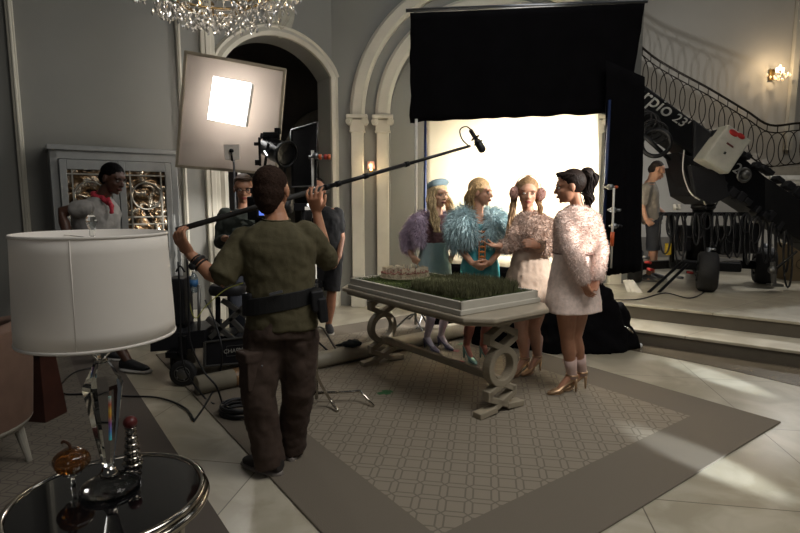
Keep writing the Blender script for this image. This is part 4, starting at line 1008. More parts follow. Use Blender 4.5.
MB().box(cen_, (.9, .55, .14), (.93, -.45, 0)).build('chassis', M_bm, ck, bevel=.02)
for (a, c) in (((682, 262), (648, 293)), ((688, 264), (657, 294))):
    MB().tube([K(*a, 7.2), K(*c, 7.0)], .02, 8).build('ramp_rail', M_bm, ck)
for x, y, m_ in ((648, 262, M_red), (650, 269, M_red), (646, 257, M_steel), (690, 272, M_red), (680, 277, M_steel), (700, 262, M_steel)):
    MB().cyl(K(x-3, y, 7.25), K(x+3, y+1, 7.25), .02, seg=10).build('lock_knob', m_, ck, True)
# column and frame
MB().cyl(V((4.35, 7.7, ZP+.3)), K(703, 208, 7.7), .19, .13, 24).build('column', M_bm, ck, True)
MB().lathe([(.001, 0), (.13, 0), (.16, .03), (.16, .08), (.11, .1), (.11, .2), (.15, .22), (.15, .27), (.001, .27)], K(703, 210, 7.7), 28).build('turret', M_bp, ck, True)
MB().box(K(704, 214, 7.35), (1.18, .06, .05)).build('crossbar', M_bm, ck, bevel=.006)
for x in (672, 745): MB().cyl(K(x, 213, 7.35), K(x, 262, 7.35), .03, seg=10).build('upright', M_bm, ck, True)
for x, y, w_, h_ in ((744, 238, .28, .42), (682, 238, .16, .36), (722, 240, .14, .40)):
    MB().box(K(x, y, 7.45), (w_, .25, h_)).build('battery_pack', M_bp, ck, bevel=.03)
MB().box(K(668, 249, 7.3), (.07, .06, .16)).build('yellow_tag', mat('yellow_plastic', 'b89a20', .5), ck, bevel=.01)
for x in (675, 679): MB().cyl(K(x, 210, 7.33), K(x, 204, 7.33), .025, seg=10).build('white_knob', M_wht, ck, True)
rk = random.Random(5)
for k in range(26):
    x = 664+k*5+rk.uniform(-4, 4); dep = rk.choice((18, 28, 38, 46, 55))+rk.uniform(-5, 5); yt = 213+max(0, (x-745))*.35
    w_ = rk.uniform(3, 7); Yc = 7.28-rk.uniform(0, .08)
    MB().tube([K(x+w_*math.sin(2*math.pi*j/20)*.8, yt+dep/2-dep/2*math.cos(2*math.pi*j/20), Yc) for j in range(20)], .013, 5, closed=True).build('cable_loop', M_bp, ck, True)
for pts_, m_ in ((((690, 165), (693, 185), (700, 195), (706, 205)), M_wht), (((700, 172), (696, 190), (704, 200)), mat('yellow_wire', 'a0a040', .5)), (((684, 150), (683, 172), (690, 192), (700, 200)), M_wht), (((706, 180), (718, 190), (716, 205), (706, 208)), M_bp)):
    MB().tube(bez([K(*p, 7.25) for p in pts_]), .009, 6).build('wire', m_, ck, True)
# arm
YA = 7.3
def arm_sec(x, yt, yb, Y0, dep=.42):
    t_, b_ = P(x, yt, Y0), P(x, yb, Y0); return [t_, b_, b_+V((0, dep, 0)), t_+V((0, dep, 0))]
MB().rings([arm_sec(600, 57, 92, YA), arm_sec(648, 87, 124, YA), arm_sec(697, 123, 158, YA)]).build('arm_section', M_bm, ck, bevel=.02)
MB().rings([arm_sec(694, 119, 165, YA-.03, .48), arm_sec(712, 132, 178, YA-.03, .48)]).build('arm_joint', M_bp, ck, bevel=.02)
MB().rings([arm_sec(710, 134, 183, YA), arm_sec(745, 158, 205, YA), arm_sec(765, 176, 218, YA), arm_sec(835, 222, 262, YA-.3)]).build('arm_rear_section', M_bm, ck, bevel=.02)
b = MB()
rk = random.Random(9)
for k in range(13):
    x = 714+k*8+rk.uniform(-2, 2); y = 137+(x-714)*.70; b.box(K(x, y-1+rk.uniform(-2, 1), YA-.02), (rk.uniform(.06, .14), .14, rk.uniform(.06, .13)), (1, 0, -.7))
    b.box(K(x, y+42+rk.uniform(-1, 4), YA-.02), (rk.uniform(.05, .12), .14, rk.uniform(.06, .16)), (1, 0, -.7))
b.build('roller_blocks', M_bp, ck, bevel=.01)['kind'] = 'stuff'
arm_d = (P(697, 140, YA)-P(648, 105, YA)).normalized(); arm_u = V((0, -1, 0)).cross(arm_d)*-1
if arm_u.z < 0: arm_u = -arm_u
text_part('arm_lettering', 'Scorpio', .27, mat('grey_lettering', 'a3a3a0', .5), ck, P(670.5, 113, YA)+V((0, -.012, 0)), arm_d, arm_u, .006, align='RIGHT', shear=.2)
text_part('arm_number_lettering', '23\'', .18, mat('grey_lettering', 'a3a3a0', .5), ck, P(680, 121, YA)+V((0, -.012, 0)), arm_d, arm_u, .006, shear=.2)
text_part('small_arm_lettering', '12', .2, mat('grey_lettering', 'a3a3a0', .5), ck, P(733, 167, YA)+V((0, -.03, 0)), arm_d, arm_u, .004)
b = MB(); b.torus(P(744, 175, YA-.03), .085, .02, (0, 1, 0), 28, 8); b.cyl(P(744, 175, YA-.03), P(744, 175, YA+.05), .07, seg=20); b.build('pulley', M_alu, ck, True)
b = MB(); b.torus(P(656, 143, 7.1), .17, .028, (.5, 1, 0), 32, 8); b.cyl(P(640, 132, 7.1), P(670, 160, 7.1), .03, seg=8); b.build('hand_wheel', M_bm, ck, True)
b = MB()
for k in range(7): b.torus(P(644+k*2.5, 118+k*3, 7.2), .10+.02*(k % 3), .01, (.3*(k % 2), 1, .2), 24, 5)
b.build('cable_bundle', M_bp, ck, True)
MB().prism([P(678, 152, 7.28), P(696, 158, 7.28), P(700, 190, 7.28), P(694, 195, 7.28)], V((0, .4, 0))).build('mount_plate', M_bm, ck, bevel=.01)
MB().prism([P(690, 165, 7.2), P(724, 172, 7.2), P(730, 196, 7.2), P(712, 205, 7.2), P(696, 196, 7.2)], V((0, .7, 0))).build('tilt_yoke', M_bp, ck, bevel=.01)
# white counterweight control box
wb = [P(729, 125, 7.05), P(746, 134, 7.0), P(741, 148, 7.0), P(723, 173, 7.0), P(702, 159, 7.05)]
M_wb = mat('off_white_box', 'a9a89e', .45, var=.08)
wbx = MB().prism([P(729, 124, 7.02), P(752, 140, 7.02), P(729, 174, 7.02), P(703, 159, 7.02)], V((0, .26, 0))).build('white_control_box', M_wb, ck, bevel=.02)
bx = (P(752, 140, 7.0)-P(729, 124, 7.0)).normalized(); by = (P(729, 124, 7)-P(703, 159, 7)).normalized()
for p, s_ in (((734, 133), .07), ((741, 136), .06)):
    c = P(*p, 7.015); MB().ell(c, (s_, .008, s_*.55), bx, by).build('red_emblem', M_red, wbx, True)
c = P(730, 145, 7.012); MB().box(c, (.10, .01, .02), bx, by).build('small_label', mat('label_maroon', '5a2a28', .5), wbx)
c = P(725, 153, 7.012); MB().box(c, (.025, .01, .03), bx, by).build('dark_spot', M_bm, wbx)
# lever and pedal near the right wheel
MB().tube([K(777, 268, 7.1), K(797, 251, 7.0)], .018, 8).build('steering_bar', M_bm, ck)
b = MB(); b.cyl(K(773, 262, 7.0), K(774, 283, 7.0), .03, seg=10); b.box(K(775, 285, 6.95), (.16, .1, .03)); b.ell(K(772, 270, 6.98), .05); b.build('levelling_jack', M_alu, ck)
# cardboard box at right edge
g = G(790, 281, ZP); t = thing('cardboard_box', V((g.x+.28, g.y+.2, ZP)), 'tall brown cardboard box at the right edge beside the crane', 'box')
MB().box(V((g.x+.28, g.y+.2, ZP+.28)), (.56, .4, .56)).build('carton', mat('cardboard', '8d7a5c', .8, var=.06), t, bevel=.005)
b = MB(); b.torus(V((g.x+.14, g.y-.002, ZP+.26)), .07, .006, (0, 1, 0), 24, 5); b.build('printed_mark', mat('carton_print', '4e4234', .8), t)
# ================================================================ PEOPLE
def skin_mat(name, col): return mat(name, col, .5, var=.06, scale=25, sub=.08)
def limb(b, pts, seg=12): b.tube([p for p, r in pts], [r for p, r in pts], seg, rnd=True)
def hand(b, wr, dr, nrm, L=.18, curl=.5, side=1, spread=.12, fr=.0085):
    """wr wrist, dr to fingers, nrm palm-facing direction, side: thumb side sign"""
    wr, dr = V(wr), V(dr).normalized(); nrm = V(nrm); nrm = (nrm-dr*nrm.dot(dr)).normalized(); s = dr.cross(nrm).normalized()*side
    pl_ = L*.50; w_ = L*.23
    b.loft([(wr-dr*.01, s*.024, nrm*.019), (wr+dr*pl_*.35, s*w_*.9, nrm*.017), (wr+dr*pl_*.85, s*w_, nrm*.014), (wr+dr*pl_, s*w_*.9, nrm*.011)], 12)
    for i, ll in enumerate((.40, .45, .42, .33)):
        base = wr+dr*pl_*.90+s*(w_*.78)*(1-2*i/3); fd = (dr+s*spread*(1-2*i/3)).normalized(); p = base; pts = [(p, fr)]; ang = 0
        for k, fq in enumerate((.45, .30, .25)):
            ang += curl*(.55, .9, .6)[k]; q = fd*math.cos(ang)+nrm*math.sin(ang); p = p+q*(ll*L*fq*1.15); pts.append((p, fr*(1-.08*(k+1))))
        limb(b, pts, 8)
    t0 = wr+dr*.02+s*.020; t1 = t0+(dr*.65+s*.75+nrm*.25).normalized()*L*.22; t2 = t1+(dr*.8+s*.25+nrm*(.3+curl*.5)).normalized()*L*.17; t3 = t2+(dr*.7-s*.1+nrm*(.3+curl*.7)).normalized()*L*.14
    limb(b, [(t0, .014), (t1, .0115), (t2, .0098), (t3, .0085)], 8)
def head(b, c, f, u, s=1.0, fem=True):
    f = V(f).normalized(); u = (V(u)-f*V(u).dot(f)).normalized(); r = f.cross(u)
    W = 1.13 if fem else 1.09; s *= 1.06
    def q(x, y, z): return c+r*x*s*W+f*y*s+u*z*s
    b.ell(q(0, -.012, .028), (.073*s*W, .093*s, .088*s), r, u, 20, 14)
    b.ell(q(0, .022, -.028), (.058*s*W, .066*s, .078*s), r, u, 18, 12)
    jw = .9 if fem else 1.08
    b.ell(q(0, .035, -.075), (.042*s*jw*W, .042*s, .034*s), r, u, 14, 8)
    b.ell(q(0, .066, -.096), (.018*s*jw, .014*s, .014*s), r, u, 10, 6)
    b.ell(q(0, .060, .030), (.050*s*W, .028*s, .030*s), r, u, 14, 8)
    for k in (-1, 1):
        b.ell(q(k*.034, .058, -.025), (.020*s*W, .022*s, .018*s), r, u, 10, 7)
        b.ell(q(k*.031, .079, .016), (.021*s*W, .009*s, .006*s), r, u, 10, 5)
        e_ = q(k*.075, -.005, -.008); b.ell(e_, (.010*s, .020*s, .032*s), r, u, 10, 7)
    b.tube([q(0, .080, .012), q(0, .096, -.012), q(0, .103, -.030)], [.007*s, .0095*s, .012*s], 8, rnd=True)
    for k in (-1, 1): b.ell(q(k*.010, .092, -.033), (.008*s, .010*s, .007*s), r, u, 8, 5)
    b.ell(q(0, .084, -.062), (.022*s, .011*s, .010*s), r, u, 10, 6)
    return q, r, f, u
def face_parts(q, r, f, u, s, body, iris='3a2a20', brow='5a4030', lip='8c3b3c'):
    ew = mat('eye_white', 'd8d4cc', .3); ei = mat('iris_'+iris, iris, .2); bm_ = mat('brow_'+brow, brow, .8); lm_ = mat('lip_'+lip, lip, .4)
    for k in (-1, 1):
        e = MB().ell(q(k*.031, .0805, .0015), (.0125*s, .0075*s, .0068*s), r, u, 12, 8).build('eye', ew, body, True)
        MB().ell(q(k*.031, .0865, .0015), (.0056*s, .003*s, .0056*s), r, u, 10, 6).build('iris', ei, e, True)
        MB().tube([q(k*.013, .0905, .021), q(k*.03, .090, .0265), q(k*.049, .078, .020)], [.0028*s, .0032*s, .0018*s], 6).build('eyebrow', bm_, body, True)
        MB().tube([q(k*.018, .0865, .008), q(k*.031, .0905, .0115), q(k*.045, .080, .006)], .0018*s, 5).build('upper_eyelash', bm_, body, True)
    MB().tube(bez([q(-.022, .086, -.0625), q(-.008, .0945, -.058), q(0, .0945, -.0595), q(.008, .0945, -.058), q(.022, .086, -.0625)], 3), [.002*s]+[.0038*s]*11+[.002*s], 6).build('upper_lip', lm_, body, True)
    MB().tube(bez([q(-.020, .086, -.0635), q(0, .0945, -.069), q(.020, .086, -.0635)], 4), [.002*s]+[.0048*s]*7+[.002*s], 6).build('lower_lip', lm_, body, True)
def torso(b, secs, seg=20):
    """secs: (center, halfwidth, halfdepth, side-dir)"""
    b.loft([(V(c), V(s)*w_, V((0, 0, 1)).cross(V(s)).normalized()*dp) for c, w_, dp, s in secs], seg, .85)
def furry(name, base, m, parent, n, L, w_, droop=.5, seed=1, seg=3, wave=.0, remesh=.012, sm=3):
    """base MB -> remeshed, covered with strands, single mesh"""
    t = base.build('tmpfur', None, None, remesh=remesh, sm=sm)
    dg = bpy.context.evaluated_depsgraph_get(); dg.update(); ev = t.evaluated_get(dg); me = bpy.data.meshes.new_from_object(ev)
    rr = random.Random(seed); me.calc_loop_triangles(); vs = [V(v.co) for v in me.vertices]
    tris = [(p.vertices[:], p.area, V(p.normal)) for p in me.loop_triangles]; tot = sum(a for _, a, _ in tris); cum = []; a = 0
    for t_ in tris: a += t_[1]; cum.append(a)
    import bisect
    out = MB(); out.v = vs; out.f = [tuple(p.vertices) for p in me.polygons]
    nv, nf = [], []
    for i in range(n):
        t_ = tris[min(len(tris)-1, bisect.bisect(cum, rr.random()*tot))]; A, B_, C_ = [vs[k] for k in t_[0]]; x, y = rr.random(), rr.random()
        if x+y > 1: x, y = 1-x, 1-y
        p = A+(B_-A)*x+(C_-A)*y; N = t_[2]
        dd = (N+V((rr.gauss(0, .35), rr.gauss(0, .35), rr.gauss(0, .35)-droop*.6))).normalized(); l = L*rr.uniform(.6, 1.25)
        sd_ = dd.cross(V((rr.gauss(0, 1), rr.gauss(0, 1), rr.gauss(0, 1)))).normalized(); k0 = len(nv); wv = V((rr.gauss(0, 1), rr.gauss(0, 1), rr.gauss(0, 1)))*wave
        for k in range(seg):
            f = k/seg; nv += [p-sd_*w_*(1-f*.6), p+sd_*w_*(1-f*.6)]
            dd = (dd+V((0, 0, -droop/seg))+wv*(1 if k % 2 else -1)).normalized(); p = p+dd*l/seg
        nv.append(p)
        for k in range(seg-1): q = k0+2*k; nf.append((q, q+1, q+3, q+2))
        q = k0+2*(seg-1); nf.append((q, q+1, q+2))
    bpy.data.objects.remove(t); bpy.data.meshes.remove(me)
    base_n = len(out.v); out.v += nv; out.f += [tuple(k+base_n for k in f) for f in nf]
    o0 = root_loc(parent); me = bpy.data.meshes.new(name); me.from_pydata([tuple(v-o0) for v in out.v], [], out.f); me.update()
    me.materials.append(m)
    for p in me.polygons: p.use_smooth = True
    o = bpy.data.objects.new(name, me); S.collection.objects.link(o); o.parent = parent; return o
def hair_locks(name, m, parent, paths, cap=None):
    """cap: ellipsoids under the hair; paths: (pts, r0, r1) each split into finer strands"""
    b = MB(); hr_ = random.Random(len(paths)+3)
    if cap:
        for c, r, ax, az in cap: b.ell(c, r, ax, az, 26, 16)
    for pts, r0, r1 in paths:
        for k in range(6):
            o = [V((hr_.gauss(0, .5), hr_.gauss(0, .5), hr_.gauss(0, .3))) for _ in pts]
            pp = bez([V(p)+o[0]*r0*.55+o[i_]*(r0*.55) for i_, p in enumerate(pts)], 4); n = len(pp); b.tube(pp, [(r0+(r1-r0)*(i_/(n-1)))*.42 for i_ in range(n)], 5, rnd=True)
    if not paths: return b.build(name, m, parent, remesh=.007, sm=5, disp=(.008, .012))
    return b.build(name, m, parent, True)
def shoe_heel(c, d_, m, parent, s=1.0, hh=.10, col2=None):
    """high heel at ground point c (ball of foot), toe direction d_"""
    c = V(c); d_ = V(d_).normalized(); sd_ = V((-d_.y, d_.x, 0)); b = MB()
    hl_ = c-d_*.155*s+V((0, 0, hh))
    b.loft([(c+d_*.085*s+V((0, 0, .012)), sd_*.008, V((0, 0, 1))*.008), (c+d_*.06*s+V((0, 0, .018)), sd_*.028*s, V((0, 0, 1))*.014), (c+V((0, 0, .028)), sd_*.037*s, V((0, 0, 1))*.024),
            (c-d_*.06*s+V((0, 0, .028+hh*.35)), sd_*.027*s, V((0, 0, 1))*.024), (hl_+d_*.02+V((0, 0, .005)), sd_*.028*s, V((0, 0, 1))*.03), (hl_-d_*.018+V((0, 0, .012)), sd_*.016*s, V((0, 0, 1))*.022)], 14)
    sh = b.build('high_heel', m, parent, True)
    MB().tube([hl_-d_*.008+V((0, 0, -.005)), hl_-d_*.012+V((0, 0, -hh+.004))], [.015, .006], 10).build('stiletto', m, sh, True)
    MB().loft([(c+d_*.08*s+V((0, 0, .004)), sd_*.01, V((0, 0, 1))*.003), (c+V((0, 0, .006)), sd_*.035*s, V((0, 0, 1))*.005), (c-d_*.05*s+V((0, 0, .02)), sd_*.022*s, V((0, 0, 1))*.005)], 10).build('sole', col2 or m, sh, True)
    return hl_+d_*.035+V((0, 0, .05))
def legs_f(b, hipc, side, knees, ankles, r=(.085, .05, .034), calf=.05):
    for k, (kn, an) in enumerate(zip(knees, ankles)):
        h = hipc+side*(.085*(1 if k else -1)); kn, an = V(kn), V(an); c_ = kn.lerp(an, .32)+(kn-an).normalized().cross(side)*0
        limb(b, [(h, r[0]), (h.lerp(kn, .5), r[0]*.82), (kn, r[1]), (c_, calf), (kn.lerp(an, .7), r[2]*1.1), (an, r[2])], 14)
def foot_f(b, an, ball, d_): limb(b, [(an, .032), (an.lerp(ball, .5)+V((0, 0, .01)), .026), (ball+V((0, 0, .022)), .024), (ball+V(d_)*.05+V((0, 0, .014)), .014)], 10)
M_sk1 = skin_mat('pale_skin', 'd8ab90'); M_sk2 = skin_mat('warm_skin', 'c4947a'); M_sk3 = skin_mat('tan_skin', 'a87a60'); M_sk4 = skin_mat('deep_brown_skin', '4a3024'); M_sk5 = skin_mat('olive_skin', '8a5f48')
UP = V((0, 0, 1))

# ---------- 1 woman in lilac fur jacket and beret
Y = 5.28
def p_(x, y, dy=0): return P(x, y, Y+dy)
root = thing('person', V((p_(438, 300).x, Y, .0)), 'woman in a pale blue beret, lilac fur jacket and light blue skirt', 'person')
side = V((.93, .36, 0)).normalized(); fw = V((.42, -.9, 0)).normalized()      # side = her left to photo right
b = MB(); hc = p_(438.5, 195); fdir = V((.55, -.83, -.04)); q, hr, hf, hu = head(b, hc, fdir, UP, .98)
nk = p_(438, 214); limb(b, [(hc-hu*.07-hf*.015, .05), (nk, .048), (p_(437, 219), .055)], 14)
torso(b, [(p_(436, 219), .13, .07, side), (p_(435, 228), .155, .10, side), (p_(434, 240), .12, .085, side), (p_(434, 252), .13, .09, side), (p_(434, 266), .16, .11, side), (p_(434, 282), .155, .11, side)])
shL, shR = p_(418, 222, -.02), p_(453, 221, .10)
elL, wrL = p_(405, 240, .05), p_(412, 256, -.05); elR, wrR = p_(458, 240, .12), p_(452, 256, .0)
limb(b, [(shL, .05), (elL, .04), (wrL, .026)]); limb(b, [(shR, .05), (elR, .04), (wrR, .026)])
hand(b, wrL, p_(417, 261, -.06)-wrL, V((.6, .6, 0)), .17, .6, -1); hand(b, wrR, V((-.5, -.3, -.8)), V((-.6, .6, 0)), .17, .5, 1)
kn = [p_(431, 318), p_(445, 317, .05)]; b1, b2 = G(434, 352.5), G(448, 350.5)
b1.z = b2.z = .0125; dn = V((.55, -.8, 0)).normalized(); an = [b1-dn*.12+V((0, 0, .13)), b2-dn*.12+V((0, 0, .13))]
body = b.build('body', M_sk1, root, remesh=.007, sm=3); face_parts(q, hr, hf, hu, .98, body, '46586a', '9a7a54', '9a5552')
t = MB(); legs_f(t, p_(434, 284), side, kn, an, (.08, .048, .033), .047)
for a_, bb in ((an[0], b1), (an[1], b2)): foot_f(t, a_, bb, dn)
t.build('lilac_tights', mat('lilac_tights', 'c6bdd0', .5, var=.04), body, remesh=.008, sm=3)
for bb in (b1, b2): shoe_heel(bb, dn, mat('grey_satin_shoe', '6d6a80', .35), root, .95, .08)
jk = MB(); torso(jk, [(p_(436, 218.5), .10, .07, side), (p_(435.5, 221), .16, .10, side), (p_(435, 231), .165, .115, side), (p_(434, 239), .14, .10, side)])
s1 = MB(); torso(s1, [(p_(437, 215), .062, .06, side), (p_(436, 218), .10, .075, side), (p_(435.5, 221), .13, .09, side), (p_(435, 231), .150, .115, side), (p_(434, 243), .125, .095, side)])
s1.build('sequin_top', mat('dusty_rose_knit', '7a5a5c', .6, var=.4, scale=60), body, remesh=.01, sm=3, disp=(.012, .03))
sk = MB(); torso(sk, [(p_(434, 241), .125, .095, side), (p_(434, 250), .142, .105, side), (p_(434, 266), .178, .125, side), (p_(434, 284), .185, .13, side), (p_(434, 298), .18, .13, side)])
sk.build('pencil_skirt', mat('light_blue_skirt', '9ab0b2', .6, var=.06, bump=.1, bscale=120), root, remesh=.01, sm=3)
fj = MB(); limb(fj, [(p_(421, 220), .075), (p_(416, 226), .085), (elL+V((.03, 0, .04)), .07), (elL.lerp(wrL, .45), .055)]); limb(fj, [(p_(450, 220, .1), .07), (p_(454, 228, .1), .075), (elR+V((-.02, 0, .02)), .06)])
for x0, x1, dy in ((420, 419, -.10), (449, 453, .02)): limb(fj, [(p_(x0, 221, dy), .06), (p_(x1, 232, dy), .06), (p_(x1, 242, dy), .055)])
limb(fj, [(p_(421, 218, .0), .06), (p_(436, 216.5, .12), .055), (p_(451, 218, .1), .06)]); limb(fj, [(p_(422, 232, .08), .08), (p_(446, 232, .2), .08)])
furry('lilac_fur_jacket', fj, mat('lilac_fur', 'b3a0b4', .8, var=.25, scale=20, sheen=.3), root, 9000, .05, .0022, .7, 2)
M_blond = mat('strawberry_blonde_hair', 'b8a078', .6, bump=.6, bscale=70, var=.35, scale=60); pth = []
rr = random.Random(3)
for k in range(26):
    sgn = -1 if k % 2 else 1; y0 = rr.uniform(-.06, .035); x0 = sgn*.068
    pts_ = [q(x0*.7, y0, .07), q(x0*1.05, y0, 0)]
    for j in range(1, 7 if sgn > 0 else 5): z = -.055*j; pts_.append(q(sgn*(.082+.012*math.sin(j*1.9+k)+.006*j), y0+.03*j+.012*math.cos(j*2+k), z))
    pth.append((pts_, .018, .008))
hair_locks('wavy_hair', M_blond, body, pth, [(q(0, -.022, .036), (.095, .104, .100), hr, hu)])
b = MB(); bc = q(-.01, -.030, .100)
b.ell(bc, (.112, .112, .045), hr, (hu*.9-hf*.35), 24, 12); b.ell(q(-.0, -.028, .078), (.100, .108, .034), hr, (hu*.9-hf*.35), 24, 8)
b.tube([q(-.01, -.05, .12), q(-.008, -.052, .135)], .005, 6); b.build('beret', mat('grey_blue_felt', '8398a0', .9, bump=.2), root, remesh=.007, sm=2)
# ---------- 2 woman in turquoise dress and blue fur
Y = 4.92
root = thing('person', V((p_(479, 300).x, Y, 0)), 'woman in a shaggy pale blue fur jacket over a turquoise dress, face turned right', 'person')
side = V((.95, .30, 0)).normalized()
b = MB(); hc = p_(481, 192.5); fdir = V((.86, -.5, -.05)); q, hr, hf, hu = head(b, hc, fdir, UP, 1.0)
limb(b, [(hc-hu*.07-hf*.02, .05), (p_(478, 212), .047), (p_(478, 218), .06)], 14)
torso(b, [(p_(478, 217), .12, .07, side), (p_(479, 226), .155, .105, side), (p_(480, 240), .115, .085, side), (p_(480, 250), .13, .09, side), (p_(480, 268), .165, .12, side), (p_(480, 286), .16, .12, side)])
shL, shR = p_(459, 221, -.06), p_(499, 221, .12); elL, elR = p_(458, 246, -.02), p_(502, 247, .1); wrL, wrR = p_(472, 263, -.18), p_(490, 263, -.16)
limb(b, [(shL, .052), (elL, .040), (wrL, .026)]); limb(b, [(shR, .052), (elR, .040), (wrR, .026)])
hand(b, wrL, p_(483, 269, -.22)-wrL, V((0, .7, .6)), .17, .8, 1); hand(b, wrR, p_(478, 268, -.20)-wrR, V((0, .7, .5)), .17, .7, -1)
body = b.build('body', M_sk2, root, remesh=.007, sm=3); face_parts(q, hr, hf, hu, 1.0, body, '4a3a2a', '6a4c34', '8a2f38')
b1, b2 = G(472, 364), G(489, 364); b1.z = b2.z = .0125; dn = V((.35, -.94, 0)).normalized(); an = [b1-dn*.12+V((0, 0, .15)), b2-dn*.12+V((0, 0, .15))]
t = MB(); legs_f(t, p_(480, 288), side, [p_(470, 325), p_(487, 325)], an, (.085, .05, .035), .05)
for a_, bb in zip(an, (b1, b2)): foot_f(t, a_, bb, dn)
t.build('legs', skin_mat('rosy_tights', '9c6458'), body, remesh=.008, sm=3)
for bb in (b1, b2): shoe_heel(bb, dn, mat('mint_metallic_shoe', '8ab0a8', .25, .5), root, 1.0, .10)
dr = MB(); M_tq = mat('turquoise_fabric', '3a8f98', .5, var=.12, scale=20)
torso(dr, [(p_(478.5, 219), .11, .07, side), (p_(479, 227), .165, .115, side), (p_(480, 240), .125, .095, side), (p_(480, 250), .145, .105, side), (p_(480, 266), .185, .135, side), (p_(480, 284), .19, .14, side), (p_(480, 300), .18, .13, side)])
drs = dr.build('dress', M_tq, root, remesh=.01, sm=3)
b = MB()
for j, (yy, w_) in enumerate(((232, .030), (237, .035), (242, .028), (247, .024), (252, .022), (257, .02), (262, .018))):
    c = p_(482, yy, -.135-.004*j); b.ell(c+V((-w_*.6, 0, 0)), (w_*.55, .012, .010)); b.ell(c+V((w_*.6, 0, 0)), (w_*.55, .012, .010)); b.ell(c, (.010, .012, .016))
b.tube([p_(479, 230, -.13), p_(479, 264, -.165)], .006, 6); b.tube([p_(485, 230, -.13), p_(485, 264, -.165)], .006, 6)
b.build('orange_embroidery', mat('orange_embroidery', 'b5713a', .5), drs)
fj = MB()
limb(fj, [(p_(461, 219, -.04), .09), (p_(459, 228, -.06), .105), (p_(460, 241, -.04), .085)]); limb(fj, [(p_(496, 219, .1), .09), (p_(499, 227, .08), .10), (p_(500, 240, .08), .08)])
limb(fj, [(p_(463, 217, 0), .075), (p_(478, 214.5, .11), .06), (p_(494, 217, .1), .075)]); limb(fj, [(p_(466, 222, -.12), .065), (p_(470, 236, -.15), .06)]); limb(fj, [(p_(492, 222, -.06), .065), (p_(491, 235, -.10), .06)]); limb(fj, [(p_(466, 232, .1), .09), (p_(492, 232, .16), .09)])
furry('blue_fur_jacket', fj, mat('pale_blue_fur', 'b2cbd0', .8, var=.25, scale=16, sheen=.3), root, 11000, .085, .0028, .8, 4, 4, .10)
M_bl2 = mat('honey_blonde_hair', 'a88a60', .6, bump=.6, bscale=70, var=.35, scale=60); pth = []
for k in range(22):
    sgn = -1 if k % 3 else 1; y0 = rr.uniform(-.09, .0); pts_ = [q(sgn*.05, y0+.03, .075), q(sgn*.074, y0, .02), q(sgn*.07, y0-.03, -.05), q(sgn*.055, y0-.035, -.11), q(sgn*.05, min(y0-.04, -.05), -.165)]; pth.append((pts_, .019, .010))
hair_locks('half_up_hair', M_bl2, body, pth, [(q(0, -.022, .036), (.095, .104, .100), hr, hu), (q(0, -.075, .05), (.04, .04, .04), hr, hu)])
MB().ell(q(-.078, .0, -.036), .006).build('earring', M_chrome, body)
# ---------- 3 woman with earmuffs
Y = 4.57
root = thing('person', V((p_(528, 300).x, Y, 0)), 'woman with fluffy pink earmuffs, blush fur jacket and beige skirt, reaching out', 'person')
side = V((.98, .18, 0)).normalized()
b = MB(); hc = p_(527.5, 193); fdir = V((-.12, -.98, -.08)); q, hr, hf, hu = head(b, hc, fdir, V((.05, 0, 1)), 1.0)
limb(b, [(hc-hu*.07-hf*.02, .05), (p_(529, 213), .048), (p_(530, 220), .06)], 14)
torso(b, [(p_(531, 218), .125, .07, side), (p_(532, 228), .155, .105, side), (p_(531, 242), .115, .085, side), (p_(530, 254), .13, .095, side), (p_(530, 274), .17, .12, side), (p_(530, 300), .16, .12, side)])
shL, shR = p_(518, 223, -.02), p_(547, 224, .06); elL, wrL = p_(510, 247, -.12), p_(499, 246, -.26); elR, wrR = p_(555, 249, -.05), p_(538, 246, -.24)
limb(b, [(shL, .05), (elL, .04), (wrL, .026)]); limb(b, [(shR, .05), (elR, .04), (wrR, .026)])
hand(b, wrL, p_(485, 245, -.30)-wrL, V((0, -.2, 1)), .165, .35, 1); hand(b, wrR, p_(528, 243, -.27)-wrR, V((0, .8, -.3)), .165, .8, -1)
body = b.build('body', M_sk2, root, remesh=.007, sm=3); face_parts(q, hr, hf, hu, 1.0, body, '3a4038', '7a5034', 'a0504a')
b1, b2 = G(515, 378), G(528, 376); b1.z = b2.z = .0125; dn = V((-.80, -.60, 0)).normalized(); an = [b1-dn*.12+V((0, 0, .15)), b2-dn*.12+V((0, 0, .15))]
t = MB(); legs_f(t, p_(530, 300), side, [p_(521, 330), p_(534, 328)], an, (.088, .054, .037), .056)
for a_, bb in zip(an, (b1, b2)): foot_f(t, a_, bb, dn)
t.build('legs', skin_mat('legs_skin', 'b08a76'), body, remesh=.008, sm=3)
for a_ in an: MB().tube([a_+V((0, 0, .16)), a_+V((0, 0, .08)), a_], [.047, .041, .038], 14, rnd=True).build('ankle_sock', mat('sheer_pink_sock', 'b4948c', .7), body, True)
M_gold = mat('rose_gold_leather', 'b89878', .28, .7, var=.15, scale=30)
for bb in (b1, b2):
    c = shoe_heel(bb, dn, M_gold, root, 1.0, .11)
    MB().torus(bb-dn*.12+V((0, 0, .15)), .040, .006, V((0, 0, 1)), 20, 6).build('ankle_strap', M_gold, root, True)
skt = MB(); M_bg = mat('blush_beige_wool', 'b09c8c', .75, var=.06, bump=.1, bscale=140)
torso(skt, [(p_(531, 249), .125, .10, side), (p_(530, 256), .150, .115, side), (p_(530, 275), .20, .15, side), (p_(530, 297), .225, .165, side), (p_(530, 303), .225, .165, side)])
skt.build('skirt', M_bg, root, remesh=.01, sm=3, disp=(.02, .08))
fj = MB()
torso(fj, [(p_(530.5, 212), .06, .055, side), (p_(531, 215), .11, .08, side), (p_(532, 220), .15, .11, side), (p_(532, 232), .165, .13, side), (p_(531, 244), .15, .12, side), (p_(531, 249), .14, .11, side)])
